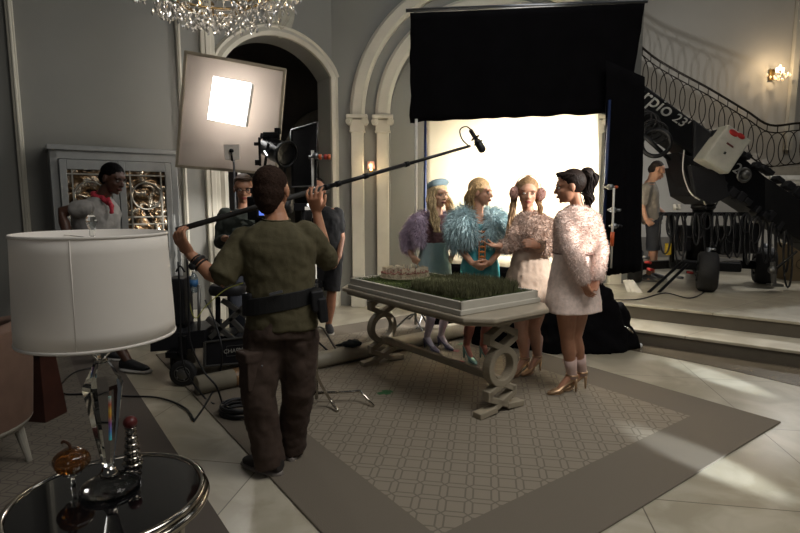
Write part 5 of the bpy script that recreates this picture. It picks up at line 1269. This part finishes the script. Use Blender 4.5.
limb(fj, [(shL, .058), (shL.lerp(elL, .6), .06), (elL, .058), (elL.lerp(wrL, .7), .048)]); limb(fj, [(shR, .06), (shR.lerp(elR, .6), .064), (elR, .062), (elR.lerp(wrR, .8), .05)])
furry('blush_fur_jacket', fj, mat('blush_fur', 'b49c8e', .85, var=.2, scale=25, sheen=.3), root, 12000, .028, .0022, .4, 6, 2)
M_bl3 = mat('light_brown_hair', '8f6f4c', .6, bump=.6, bscale=70, var=.35, scale=60); pth = []
for k in range(24):
    sgn = 1 if k % 3 else -1; y0 = rr.uniform(-.09, -.03); n_ = 8 if sgn > 0 else 4
    pts_ = [q(sgn*.045, y0+.03, .075), q(sgn*.072, y0, .02)]+[q(sgn*(.080+.006*j+.008*math.sin(j*2+k)), y0+.028*j, -.055*j) for j in range(1, n_)]; pth.append((pts_, .019, .009))
hair_locks('long_hair', M_bl3, body, pth, [(q(0, -.024, .036), (.095, .104, .100), hr, hu), (q(0, -.03, .115), (.035, .035, .022), hr, hu)])
em = MB(); [em.ell(q(k*.094, .008, -.004), (.034, .048, .050), hr, hu, 16, 10) for k in (-1, 1)]
e1 = furry('earmuff_pads', em, mat('pink_fluff', 'd0aaa0', .9, sheen=.4), root, 3000, .014, .0018, .1, 8, 2, remesh=.008)
MB().tube([q(.092*math.cos(a), -.004, .03+.112*math.sin(a)) for a in [math.pi*k/20 for k in range(21)]], .005, 6).build('earmuff_band', mat('earmuff_band', 'c09a90', .5), root, True)
cf = MB(); cf.torus(wrR.lerp(elR, .08), .036, .016, (wrR-elR), 20, 8)
furry('fluffy_cuff', cf, mat('cream_fluff', 'd8c2ae', .9, sheen=.3), root, 1200, .012, .0016, .1, 9, 2, remesh=.007)
# ---------- 4 dark-haired woman seen from behind
Y = 4.04
root = thing('person', V((p_(575, 300).x, Y, 0)), 'dark-haired woman in pale pink fur and skirt seen from behind, hands clasped at her back', 'person')
side = V((.80, -.60, 0)).normalized()      # her right side -> facing away-left
fwd = V((-.60, -.80, 0)); side = V((.78, .42, 0)).normalized()
b = MB(); hc = p_(569.5, 187); fdir = V((-.97, .12, -.10)); q, hr, hf, hu = head(b, hc, fdir, UP, 1.0)
limb(b, [(hc-hu*.06-hf*.03, .048), (p_(577, 205), .046), (p_(578, 213), .06)], 14)
torso(b, [(p_(578, 212), .13, .07, side), (p_(577, 222), .16, .10, side), (p_(574, 240), .125, .09, side), (p_(573, 252), .12, .09, side), (p_(573, 272), .16, .12, side), (p_(573, 295), .155, .12, side)])
shL, shR = p_(564, 219, -.05), p_(592, 219, .1); elL, wrL = p_(572, 251, -.20), p_(584, 280, -.22); elR, wrR = p_(600, 250, -.02), p_(597, 279, -.14)
limb(b, [(shL, .052), (elL, .042), (wrL, .027)]); limb(b, [(shR, .052), (elR, .042), (wrR, .027)])
hand(b, wrL, p_(590, 299, -.24)-wrL, V((.8, .4, 0)), .17, .55, -1); hand(b, wrR, p_(591, 296, -.20)-wrR, V((-.6, -.5, 0)), .17, .75, 1)
kn = [p_(567, 338, .03), p_(575, 337, .06)]
b1, b2 = G(557, 395.5), G(567, 392); b1.z = b2.z = .0125; dn = V((-.93, -.22, 0)).normalized(); an = [b1-dn*.125+V((0, 0, .16)), b2-dn*.125+V((0, 0, .16))]
legs_f(b, p_(573, 300), side*.8, kn, an, (.09, .053, .036), .056)
for a_, bb in zip(an, (b1, b2)): foot_f(b, a_, bb, dn)
body = b.build('body', skin_mat('light_brown_skin', 'ab7a60'), root, remesh=.007, sm=3); face_parts(q, hr, hf, hu, 1.0, body, '2a1c14', '2a1a12', '8c4844')
for a_, k_ in zip(an, kn): MB().tube([a_.lerp(k_, .42), a_.lerp(k_, .2), a_, a_-V((0, 0, .04))], [.055, .046, .041, .04], 16, rnd=False).build('sock', mat('sheer_white_sock', 'c0a59c', .7, bump=.1, bscale=200), body, True)
for bb in (b1, b2):
    shoe_heel(bb, dn, M_gold, root, 1.0, .12)
    MB().torus(bb-dn*.125+V((0, 0, .15)), .044, .007, V((0, 0, 1)), 20, 6).build('ankle_strap', M_gold, root, True)
skt = MB(); M_pk = mat('pale_pink_brocade', 'ddc8be', .6, var=.12, scale=45, bump=.2, bscale=60)
torso(skt, [(p_(573, 249), .14, .11, side), (p_(573, 256), .155, .12, side), (p_(573, 275), .185, .145, side), (p_(573, 300), .225, .17, side), (p_(573, 310.5), .235, .175, side)])
skt.build('skirt', M_pk, root, remesh=.01, sm=3, disp=(.015, .1))
fj = MB()
torso(fj, [(p_(578, 205.5), .06, .055, side), (p_(578, 209), .11, .08, side), (p_(578, 214), .15, .11, side), (p_(577, 223), .175, .135, side), (p_(575, 238), .165, .125, side), (p_(574, 252), .16, .125, side)])
limb(fj, [(shL, .066), (shL.lerp(elL, .5), .066), (elL, .064), (elL.lerp(wrL, .5), .062), (elL.lerp(wrL, .93), .054)]); limb(fj, [(shR, .062), (shR.lerp(elR, .5), .062), (elR, .060), (elR.lerp(wrR, .92), .048)])
furry('pale_pink_fur_jacket', fj, mat('pale_pink_fur', 'e0cac0', .85, var=.12, scale=25, sheen=.3), root, 16000, .018, .0018, .3, 10, 2)
MB().torus(p_(574, 253), .16, .006, V((0, 0, 1)), 30, 6, .8).build('waist_cord', mat('brown_cord', '6a4a40', .5), root, True)
b = MB(); b.torus(p_(577.5, 206.5), .052, .004, V((.2, 0, 1)), 30, 6); b.build('necklace', mat('dark_beads', '3a2a28', .4), body, True)
M_dk = mat('dark_brown_hair', '1d120d', .6, spec=.2, bump=.6, bscale=70, var=.3, scale=50); pth = []
for k in range(26):
    a = rr.uniform(-1.2, 1.2); pth.append(([q(.062*math.sin(a), .06*math.cos(a)+.015, .07*math.cos(a)+.03), q(.075*math.sin(a), -.01, .06+.045*math.cos(a)), q(.05*math.sin(a), -.08, .055), q(.02*math.sin(a), -.10, .04)], .012, .012))
for k in range(16):
    a = 6.28*k/16; pth.append(([q(.03*math.cos(a), -.125+.03*math.sin(a), .09), q(.04*math.cos(a), -.15+.042*math.sin(a), .05), q(.034*math.cos(a), -.145+.036*math.sin(a), .0), q(.026*math.cos(a+1), -.12+.03*math.sin(a+1), -.05), q(.028*math.cos(a+2.5), -.13+.028*math.sin(a+2.5), -.10), q(.018*math.cos(a+4), -.11+.02*math.sin(a+4), -.155)], .014, .007))
hair_locks('curled_ponytail_hair', M_dk, body, pth, [(q(0, -.026, .036), (.094, .104, .098), hr, hu), (q(0, -.125, .075), (.055, .055, .055), hr, hu)])
# ---------- 5 boom operator, foreground, from behind
Y = 2.95
M_ol = mat('olive_cotton', '4c4630', .85, var=.08, scale=10, bump=.15, bscale=120); M_tr = mat('brown_cargo_cotton', '3d2f27', .9, var=.1, scale=14, bump=.15, bscale=150)
root = thing('person', V((p_(277, 400).x, 2.92, 0)), 'man in olive T-shirt and brown cargo trousers, seen from behind, holding up a boom pole', 'person')
side = V((.99, .10, 0)).normalized()
M_bs = skin_mat('boom_skin', 'a9785c')
b = MB(); hc = P(272, 190, 2.97); fdir = V((.18, .98, -.05)); q, hr, hf, hu = head(b, hc, fdir, UP, 1.06, False)
limb(b, [(hc-hu*.06-hf*.015, .060), (P(276, 216, 2.95), .060), (P(277, 226, 2.93), .078)], 16)
torso(b, [(P(276, 226, 2.92), .13, .08, side), (P(277, 240, 2.92), .185, .11, side), (P(279, 265, 2.92), .17, .115, side), (P(281, 290, 2.92), .165, .115, side), (P(281, 305, 2.92), .17, .12, side)])
sL, eL, wL = P(245, 241, 2.92), P(219, 281, 2.80), P(191, 255, 2.82)
sR, eR, wR = P(306, 235, 2.95), P(325, 256, 3.10), P(317, 213, 3.12)
limb(b, [(sL, .062), (sL.lerp(eL, .5), .052), (eL, .044), (eL.lerp(wL, .3), .044), (eL.lerp(wL, .75), .033), (wL, .028)], 16)
limb(b, [(sR, .062), (sR.lerp(eR, .5), .050), (eR, .043), (eR.lerp(wR, .3), .042), (eR.lerp(wR, .75), .031), (wR, .026)], 16)
# left hand grips the pole end from below, right hand wraps the pole
gL = P(182, 231, 2.89)
hand(b, wL, P(178, 237, 2.80)-wL, V((.3, .9, .45)), .20, .8, 1, .12, .0115)
hand(b, wR, P(313, 197, 3.08)-wR, V((.2, .75, .5)), .19, .75, -1, .25, .0100)
body = b.build('body', M_bs, root, remesh=.006, sm=3); face_parts(q, hr, hf, hu, 1.06, body)
hair_locks('short_hair', mat('brown_short_hair', '2e2019', .8, spec=.15, var=.4, scale=90, bump=.4, bscale=160), body, [], [(q(0, -.022, .034), (.092, .104, .096), hr, hu), (q(0, -.042, -.012), (.086, .084, .086), hr, hu), (q(0, -.052, -.05), (.070, .066, .066), hr, hu), (q(0, -.052, -.078), (.056, .05, .05), hr, hu)])
sh = MB()
torso(sh, [(P(276.5, 221, 2.92), .075, .065, side), (P(276.5, 227, 2.92), .15, .10, side), (P(277, 240, 2.92), .215, .135, side), (P(279, 262, 2.92), .20, .14, side), (P(281, 285, 2.92), .188, .138, side), (P(282, 305, 2.92), .192, .142, side), (P(283, 327, 2.92), .198, .148, side)], 28)
limb(sh, [(sL, .085), (sL.lerp(eL, .45), .082), (sL.lerp(eL, .80), .078)], 18); sh.tube([sL.lerp(eL, .6), sL.lerp(eL, .93)], [.078, .082], 18)
limb(sh, [(sR, .085), (sR.lerp(eR, .55), .080)], 18); sh.tube([sR.lerp(eR, .4), eR+V((.01, 0, -.02))], [.078, .070], 18, rnd=True)
sh.build('t_shirt', M_ol, root, remesh=.009, sm=4, disp=(.022, .07))
MB().torus(P(276.5, 219.5, 2.925), .073, .006, V((.05, -.1, 1)), 36, 8, .9).build('neck_band', M_ol, root, True)
tr_ = MB()
f1, f2 = G(258, 474), G(292, 458)
kL, kR = P(258, 395, 2.84), P(299, 388, 2.96); aL = V((G(268, 470).x+.02, f1.y+.01, .12)); aR = V((f2.x-.01, f2.y+.02, .12))
torso(tr_, [(P(281, 297, 2.92), .165, .125, side), (P(282, 315, 2.92), .185, .135, side), (P(281, 335, 2.92), .198, .145, side)], 28)
for h, k_, a_ in ((P(265, 340, 2.91), kL, aL), (P(298, 338, 2.94), kR, aR)):
    limb(tr_, [(h, .118), (h.lerp(k_, .5), .110), (k_, .094), (k_.lerp(a_, .4), .090), (k_.lerp(a_, .8), .088)], 22); tr_.tube([k_.lerp(a_, .6), a_+V((0, 0, -.06))], [.086, .092], 22)
trs = tr_.build('cargo_trousers', M_tr, root, remesh=.010, sm=4, disp=(.032, .09))
pb = MB(); c = P(250, 368, 2.84); pb.box(c+V((.02, -.03, 0)), (.11, .11, .20), (.72, .68, 0)); pb.box(c+V((.018, -.034, .085)), (.125, .12, .05), (.72, .68, 0)); pk_ = pb.build('cargo_pocket', M_tr, trs, remesh=.008, sm=3, disp=(.01, .05))
MB().ell(P(262, 366, 2.715), .006).build('pocket_snap', M_steel, pk_)
b = MB(); b.loft([(P(281, 307, 2.92), side*.205, V((0, .153, 0))), (P(281, 291, 2.92), side*.203, V((0, .152, 0)))], 36, .85)
b.v = [v+V((0, 0, (v.x-P(281, 300, 2.92).x)*.16)) for v in b.v]
blt = b.build('utility_belt', mat('black_webbing', '121213', .6, bump=.2, bscale=200), root, bevel=.004)
MB().box(P(276, 293, 2.755), (.07, .008, .014), (1, 0, .25)).build('belt_label', mat('grey_label', '55565a', .5), blt)
for x, y, w_, h_ in ((317, 300, .07, .12), (322, 309, .05, .14)): MB().box(P(x, y, 2.86), (w_, .09, h_), (1, .3, .1)).build('pouch', M_bp, blt, bevel=.012)
MB().box(P(251, 303, 2.84), (.06, .09, .12), (1, -.4, 0)).build('pouch', M_bp, blt, bevel=.012)
for f, an_, dn in ((f1, aL, V((-.80, .45, 0)).normalized()), (f2, aR, V((-.25, .95, 0)).normalized())):
    c0 = V((an_.x, an_.y, 0)); sd_ = V((-dn.y, dn.x, 0)); b = MB()
    b.loft([(c0-dn*.085+V((0, 0, .065)), sd_*.034, UP*.04), (c0-dn*.04+V((0, 0, .075)), sd_*.044, UP*.055), (c0+dn*.03+V((0, 0, .07)), sd_*.048, UP*.052), (c0+dn*.11+V((0, 0, .05)), sd_*.052, UP*.034), (c0+dn*.17+V((0, 0, .042)), sd_*.042, UP*.024), (c0+dn*.20+V((0, 0, .04)), sd_*.018, UP*.012)], 20)
    so = b.build('shoe', mat('dark_suede', '2b2624', .8, var=.1), root, remesh=.007, sm=3)
    MB().loft([(c0-dn*.09+V((0, 0, z)), sd_*.001, UP*.001) for z in (.02,)] and [(c0+dn*(-.095+.30*i/14)+V((0, 0, .017)), sd_*(.052*math.sqrt(max(.02, 1-((i-7.5)/7.6)**2))+.002), UP*.0165) for i in range(15)], 12).build('shoe_sole', mat('grey_rubber_sole', '77706a', .6), so, True, bevel=.003)
b = MB()
for k, f in enumerate((.62, .70, .78, .84)): b.torus(eL.lerp(wL, f), .040-.003*k, .005, (wL-eL), 24, 6)
b.build('cord_bracelets', mat('dark_cord', '1c1614', .6), body, True)
b = MB(); c = eL.lerp(wL, .74); b.torus(c, .040, .007, (wL-eL), 28, 6); b.ell(c+V((-.02, -.036, -.02)), (.02, .01, .02)); b.build('wristwatch', M_bp, body, True)

# ---------- 6 man in grey shirt with red scarf
Y = 4.8
root = thing('person', V((p_(112, 300).x, Y, 0)), 'man with short black hair, grey shirt and red scarf bending forward by the cabinet', 'person')
side = V((.25, -.97, 0)).normalized(); side = V((.35, .94, 0)).normalized()
b = MB(); hc = p_(113, 179); fdir = V((.93, -.25, -.28)); q, hr, hf, hu = head(b, hc, fdir, V((.25, 0, 1)), 1.06, False)
limb(b, [(hc-hu*.06-hf*.02, .058), (p_(103, 196), .058), (p_(98, 206), .07)], 14)
torso(b, [(p_(97, 203), .14, .09, side), (p_(96, 213), .19, .12, side), (p_(95, 235), .165, .12, side), (p_(90, 258), .16, .115, side), (p_(86, 275), .17, .12, side)])
sL, eL, wL = p_(84, 208, -.20), p_(62, 212, -.25), p_(68, 238, -.32)
sR, eR, wR = p_(106, 210, .18), p_(112, 240, .16), p_(122, 262, .0)
limb(b, [(sL, .062), (eL, .046), (eL.lerp(wL, .4), .044), (wL, .030)], 14); limb(b, [(sR, .06), (eR, .044), (wR, .030)], 14)
hand(b, wL, V((.2, -.1, -1)), V((1, .2, 0)), .19, .4, 1, .1, .010); hand(b, wR, V((.5, -.2, -.8)), V((-.3, .9, 0)), .19, .5, -1, .1, .010)
fo = G(140, 372); fo2 = G(60, 380)
kA, aA = p_(101, 318), V((fo.x-.10, fo.y, .10)); kB, aB = p_(82, 322, .1), V((p_(92, 372).x, Y+.25, .10))
limb(b, [(kA, .06), (kA.lerp(aA, .35), .058), (aA, .038)], 14); limb(b, [(kB, .06), (kB.lerp(aB, .35), .058), (aB, .038)], 14)
body = b.build('body', M_sk4, root, remesh=.007, sm=3); face_parts(q, hr, hf, hu, 1.06, body, '20140e', '140e0a', '5a302a')
pth = []
hair_locks('cropped_black_hair', mat('black_hair', '0b0909', .8, var=.3, spec=.08), body, pth, [(q(0, -.018, .042), (.094, .102, .098), hr, hu), (q(0, -.045, .0), (.084, .076, .08), hr, hu)])
s_ = MB(); M_gy = mat('grey_marl_cotton', '8d8a86', .85, var=.08, bump=.1, bscale=150)
torso(s_, [(p_(101, 196), .075, .07, side), (p_(98.5, 201), .14, .10, side), (p_(97.5, 206), .19, .125, side), (p_(97, 214), .215, .15, side), (p_(96, 235), .19, .145, side), (p_(90, 258), .185, .14, side), (p_(87, 270), .19, .145, side)], 24)
limb(s_, [(sL, .080), (sL.lerp(eL, .35), .074)], 16); limb(s_, [(sR, .080), (sR.lerp(eR, .6), .074)], 16); s_.build('grey_shirt', M_gy, root, remesh=.01, sm=4, disp=(.02, .08))
b = MB(); b.torus(p_(101, 197), .068, .024, V((.5, 0, 1)), 28, 10); b.tube(bez([p_(108, 198, -.08), p_(111, 206, -.12), p_(112, 214, -.12)]), .018, 8); b.tube([p_(99, 192, .05), p_(104, 200, -.1), p_(112, 206, -.08)], .02, 8, rnd=True)
b.build('red_scarf', mat('red_scarf_cotton', 'a62c3a', .8, var=.3, scale=30), root, remesh=.008, sm=2, disp=(.015, .03))
t = MB(); hp = p_(86, 276)
for h, k_ in ((hp+V((.04, -.1, 0)), kA), (hp+V((-.02, .1, 0)), kB)): limb(t, [(h, .115), (h.lerp(k_, .6), .10), (k_+V((0, 0, .02)), .09)], 18)
t.build('dark_shorts', mat('charcoal_cotton', '26262a', .9), root, remesh=.012, sm=4, disp=(.02, .1))
for an_, dn in ((aA, V((.97, -.2, 0)).normalized()), (aB, V((.97, -.1, 0)).normalized())):
    c0 = V((an_.x, an_.y, .002)); sd_ = V((-dn.y, dn.x, 0)); b = MB()
    b.loft([(c0-dn*.08+V((0, 0, .07)), sd_*.034, UP*.045), (c0+V((0, 0, .08)), sd_*.044, UP*.055), (c0+dn*.09+V((0, 0, .06)), sd_*.050, UP*.038), (c0+dn*.17+V((0, 0, .045)), sd_*.044, UP*.026), (c0+dn*.21+V((0, 0, .04)), sd_*.018, UP*.012)], 18)
    so = b.build('sneaker', mat('black_sneaker', '1b1b1d', .6), root, remesh=.007, sm=2)
    MB().loft([(c0+dn*(-.095+.32*i/14)+V((0, 0, .019)), sd_*(.054*math.sqrt(max(.02, 1-((i-7.5)/7.6)**2))+.002), UP*.0185) for i in range(15)], 12).build('white_sole', mat('white_rubber_sole', 'b8b5b0', .5), so, True)
    b = MB()
    for k in range(4): b.tube([c0+dn*(.03+.03*k)+sd_*.035+V((0, 0, .098-.012*k)), c0+dn*(.03+.03*k)-sd_*.035+V((0, 0, .098-.012*k))], .004, 5)
    b.build('laces', M_wht, so)

# ---------- 7 bespectacled cameraman
Y = 5.15
root = thing('person', V((p_(244, 300).x, Y, 0)), 'man with glasses and short brown hair in dark green jacket operating the film camera', 'person')
side = V((1, 0, 0))
b = MB(); hc = p_(244, 189); fdir = V((.28, -.94, -.18)); q, hr, hf, hu = head(b, hc, fdir, UP, 1.04, False)
limb(b, [(hc-hu*.06-hf*.02, .056), (p_(244, 206), .056), (p_(244, 212), .07)], 14)
torso(b, [(p_(244, 211), .14, .08, side), (p_(244, 222), .19, .115, side), (p_(244, 245), .165, .115, side), (p_(244, 268), .17, .12, side)])
sL, eL, wL = p_(226, 216), p_(221, 243, -.05), p_(225, 238, -.30); sR, eR, wR = p_(262, 216), p_(268, 242, -.05), p_(262, 226, -.16)
limb(b, [(sL, .06), (eL, .045), (wL, .03)], 14); limb(b, [(sR, .06), (eR, .045), (wR, .03)], 14)
hand(b, wL, p_(234, 236, -.38)-wL, V((.3, -.2, -1)), .19, .8, 1, .1, .0095); hand(b, wR, p_(262, 215, -.2)-wR, V((0, -1, 0)), .18, .7, 1, .1, .0095)
body = b.build('body', M_sk3, root, remesh=.007, sm=3); face_parts(q, hr, hf, hu, 1.04, body)
hair_locks('short_brown_hair', mat('mid_brown_hair', '4a3626', .6, var=.3, scale=50), body, [([q(-.05, .05, .085), q(0, .075, .10), q(.055, .045, .09)], .02, .018)], [(q(0, -.030, .046), (.091, .100, .094), hr, hu), (q(0, -.055, .0), (.082, .070, .078), hr, hu)])
b = MB()
for k in (-1, 1): b.torus(q(k*.034, .097, .002), .0235, .0028, hf, 22, 6); b.tube([q(k*.057, .092, .006), q(k*.08, .0, .006)], .0024, 5)
b.tube([q(-.011, .099, .004), q(.011, .099, .004)], .0025, 5); b.build('glasses', M_bp, body, True)
s_ = MB(); torso(s_, [(p_(244, 208.5), .075, .065, side), (p_(244, 213), .165, .10, side), (p_(244, 223), .22, .145, side), (p_(244, 246), .195, .145, side), (p_(244, 272), .20, .15, side)], 24)
limb(s_, [(sL, .085), (sL.lerp(eL, .5), .078), (eL, .068), (eL.lerp(wL, .7), .052)], 16); limb(s_, [(sR, .085), (sR.lerp(eR, .5), .078), (eR, .068), (eR.lerp(wR, .7), .052)], 16)
s_.build('dark_jacket', mat('dark_green_cotton', '2e332e', .9, var=.15, bump=.1), root, remesh=.01, sm=4, disp=(.02, .08))
def trousers_shoes(hp, side, feet, m, shoe_m, shorts=None, dn=V((.1, -1, 0)), zf=0.0):
    t = MB(); dn = V(dn).normalized(); lb_ = MB()
    torso(t, [(hp+V((0, 0, .16)), .165, .125, side), (hp+V((0, 0, .05)), .18, .135, side)], 20)
    for k, f in enumerate(feet):
        s = -1 if k == 0 else 1; h = hp+V(side)*.09*s; f = V(f); kn_ = h.lerp(f, .47)+dn*.03
        if shorts:
            limb(t, [(h, .11), (h.lerp(kn_, .6), .10)], 18); t.tube([h.lerp(kn_, .4), kn_+V((0, 0, .0))], [.098, .10], 18)
            limb(lb_, [(kn_+V((0, 0, .05)), .058), (kn_.lerp(f, .35), .057), (f+V((0, 0, .10)), .036), (f+V((0, 0, .05)), .04)], 14)
        else:
            limb(t, [(h, .11), (h.lerp(kn_, .6), .096), (kn_, .082), (f+V((0, 0, .14)), .07)], 18); t.tube([kn_.lerp(f, .6), f+V((0, 0, .06))], [.072, .075], 18)
        sd_ = V((-dn.y, dn.x, 0)); c0 = V((f.x, f.y, zf)); b = MB()
        b.loft([(c0-dn*.08+V((0, 0, .06)), sd_*.034, UP*.04), (c0+V((0, 0, .07)), sd_*.044, UP*.05), (c0+dn*.09+V((0, 0, .052)), sd_*.050, UP*.036), (c0+dn*.17+V((0, 0, .04)), sd_*.042, UP*.024), (c0+dn*.20+V((0, 0, .035)), sd_*.018, UP*.012)], 18)
        so = b.build('shoe', shoe_m, root, remesh=.008, sm=2)
        MB().loft([(c0+dn*(-.095+.31*i/14)+V((0, 0, .015)), sd_*(.052*math.sqrt(max(.02, 1-((i-7.5)/7.6)**2))+.002), UP*.0145) for i in range(15)], 12).build('shoe_sole', mat('shoe_sole_grey', '8a867f', .6), so, True)
    t.build('shorts' if shorts else 'trousers', m, root, remesh=.012, sm=4, disp=(.02, .1))
    if shorts: lb_.build('calf', shorts, body, remesh=.008, sm=2)
trousers_shoes(V((hc.x, Y, .93)), side, [V((hc.x-.12, Y, 0)), V((hc.x+.14, Y, 0))], mat('dark_jeans', '23262e', .9), mat('black_leather', '151414', .5))
# ---------- 8 man in black T-shirt and shorts
Y = 6.2
root = thing('person', V((p_(326, 300).x, Y, 0)), 'man in black T-shirt and black shorts standing partly hidden behind the boom operator', 'person')
side = V((.9, .3, 0)).normalized()
b = MB(); hc = p_(317, 190); fdir = V((.2, -.95, -.1)); q, hr, hf, hu = head(b, hc, fdir, UP, 1.05, False)
limb(b, [(hc-hu*.06-hf*.02, .056), (p_(320, 204), .056), (p_(321, 209), .07)], 14)
torso(b, [(p_(322, 208), .14, .08, side), (p_(323, 217), .19, .115, side), (p_(325, 237), .165, .115, side), (p_(325, 255), .17, .12, side)])
sL, eL, wL = p_(308, 214, -.05), p_(305, 236, -.05), p_(310, 250, -.2); sR, eR, wR = p_(337, 214, .05), p_(341.5, 238, .03), p_(339, 257, -.12)
limb(b, [(sL, .06), (eL, .044), (wL, .03)], 14); limb(b, [(sR, .06), (eR, .044), (wR, .03)], 14)
hand(b, wR, p_(336, 266, -.16)-wR, V((-1, 0, 0)), .19, .5, 1, .1, .010); hand(b, wL, p_(314, 257, -.2)-wL, V((1, 0, 0)), .19, .5, -1, .1, .010)
body = b.build('body', M_sk5, root, remesh=.008, sm=3); face_parts(q, hr, hf, hu, 1.05, body)
hair_locks('dark_short_hair', mat('black_hair', '0b0909', .8, var=.3, spec=.08), body, [], [(q(0, -.030, .046), (.092, .100, .094), hr, hu)])
s_ = MB(); torso(s_, [(p_(321.5, 206), .075, .065, side), (p_(322, 210), .17, .10, side), (p_(323, 218), .215, .14, side), (p_(325, 238), .19, .14, side), (p_(326, 262), .20, .15, side)], 24)
limb(s_, [(sL, .08), (sL.lerp(eL, .6), .072)], 16); limb(s_, [(sR, .08), (sR.lerp(eR, .62), .072)], 16)
s_.build('black_t_shirt', mat('black_cotton', '121214', .9, var=.15), root, remesh=.01, sm=4, disp=(.02, .09))
ff = G(331, 328); trousers_shoes(V((p_(327, 260).x, Y, .93)), side, [V((ff.x-.30, Y+.05, 0)), V((ff.x, Y-.02, 0))], mat('black_shorts', '100f12', .9), mat('black_canvas', '17161a', .7), M_sk5, V((.25, -.97, 0)))
# ---------- 9 crane technician
Y = 8.1
root = thing('person', V((p_(650, 300).x, Y, ZP)), 'man in beige-grey T-shirt and dark shorts looking down beside the crane', 'person')
side = V((.35, .93, 0)).normalized()
b = MB(); hc = p_(657, 171); fdir = V((.80, -.28, -.55)); q, hr, hf, hu = head(b, hc, fdir, V((.6, 0, 1)), 1.08, False)
limb(b, [(hc-hu*.06-hf*.02, .056), (p_(651.5, 180), .058), (p_(649, 184), .07)], 14)
torso(b, [(p_(649, 184), .14, .09, side), (p_(648, 191), .19, .12, side), (p_(648, 208), .165, .125, side), (p_(651, 224), .165, .12, side)])
sL, eL, wL = p_(646, 189, -.2), p_(642, 207, -.24), p_(646, 219, -.28); sR, eR, wR = p_(652, 189, .18), p_(655, 206, .2), p_(665, 214, .1)
limb(b, [(sL, .06), (eL, .044), (wL, .03)], 14); limb(b, [(sR, .06), (eR, .044), (wR, .03)], 14)
hand(b, wL, V((.6, 0, -.6)), V((.5, .8, 0)), .19, .6, 1, .1, .011); hand(b, wR, V((.8, -.1, -.4)), V((0, 0, -1)), .19, .6, 1, .1, .011)
body = b.build('body', M_sk2, root, remesh=.009, sm=3); face_parts(q, hr, hf, hu, 1.08, body)
hair_locks('curly_brown_hair', mat('dark_curly_hair', '2b211b', .7, var=.4, scale=40), body, [], [(q(0, -.030, .046), (.092, .100, .094), hr, hu), (q(0, -.055, .0), (.085, .072, .080), hr, hu)])
s_ = MB(); torso(s_, [(p_(650.5, 182), .08, .07, side), (p_(649, 185.5), .165, .105, side), (p_(648, 192), .215, .15, side), (p_(648.5, 208), .185, .15, side), (p_(652, 224), .185, .14, side)], 24)
limb(s_, [(sL, .08), (sL.lerp(eL, .7), .074)], 16); limb(s_, [(sR, .08), (sR.lerp(eR, .65), .074)], 16)
s_.build('beige_t_shirt', mat('beige_grey_cotton', '8f877c', .9, var=.08), root, remesh=.01, sm=4, disp=(.025, .09))
bx_ = p_(653, 222).x
trousers_shoes(V((bx_, Y, ZP+.88)), side, [V((bx_-.07, Y-.1, ZP)), V((bx_+.09, Y+.12, ZP))], mat('dark_slate_cotton', '303238', .9), mat('grey_trainer', '55565a', .7), M_sk2, V((.9, -.3, 0)), ZP)
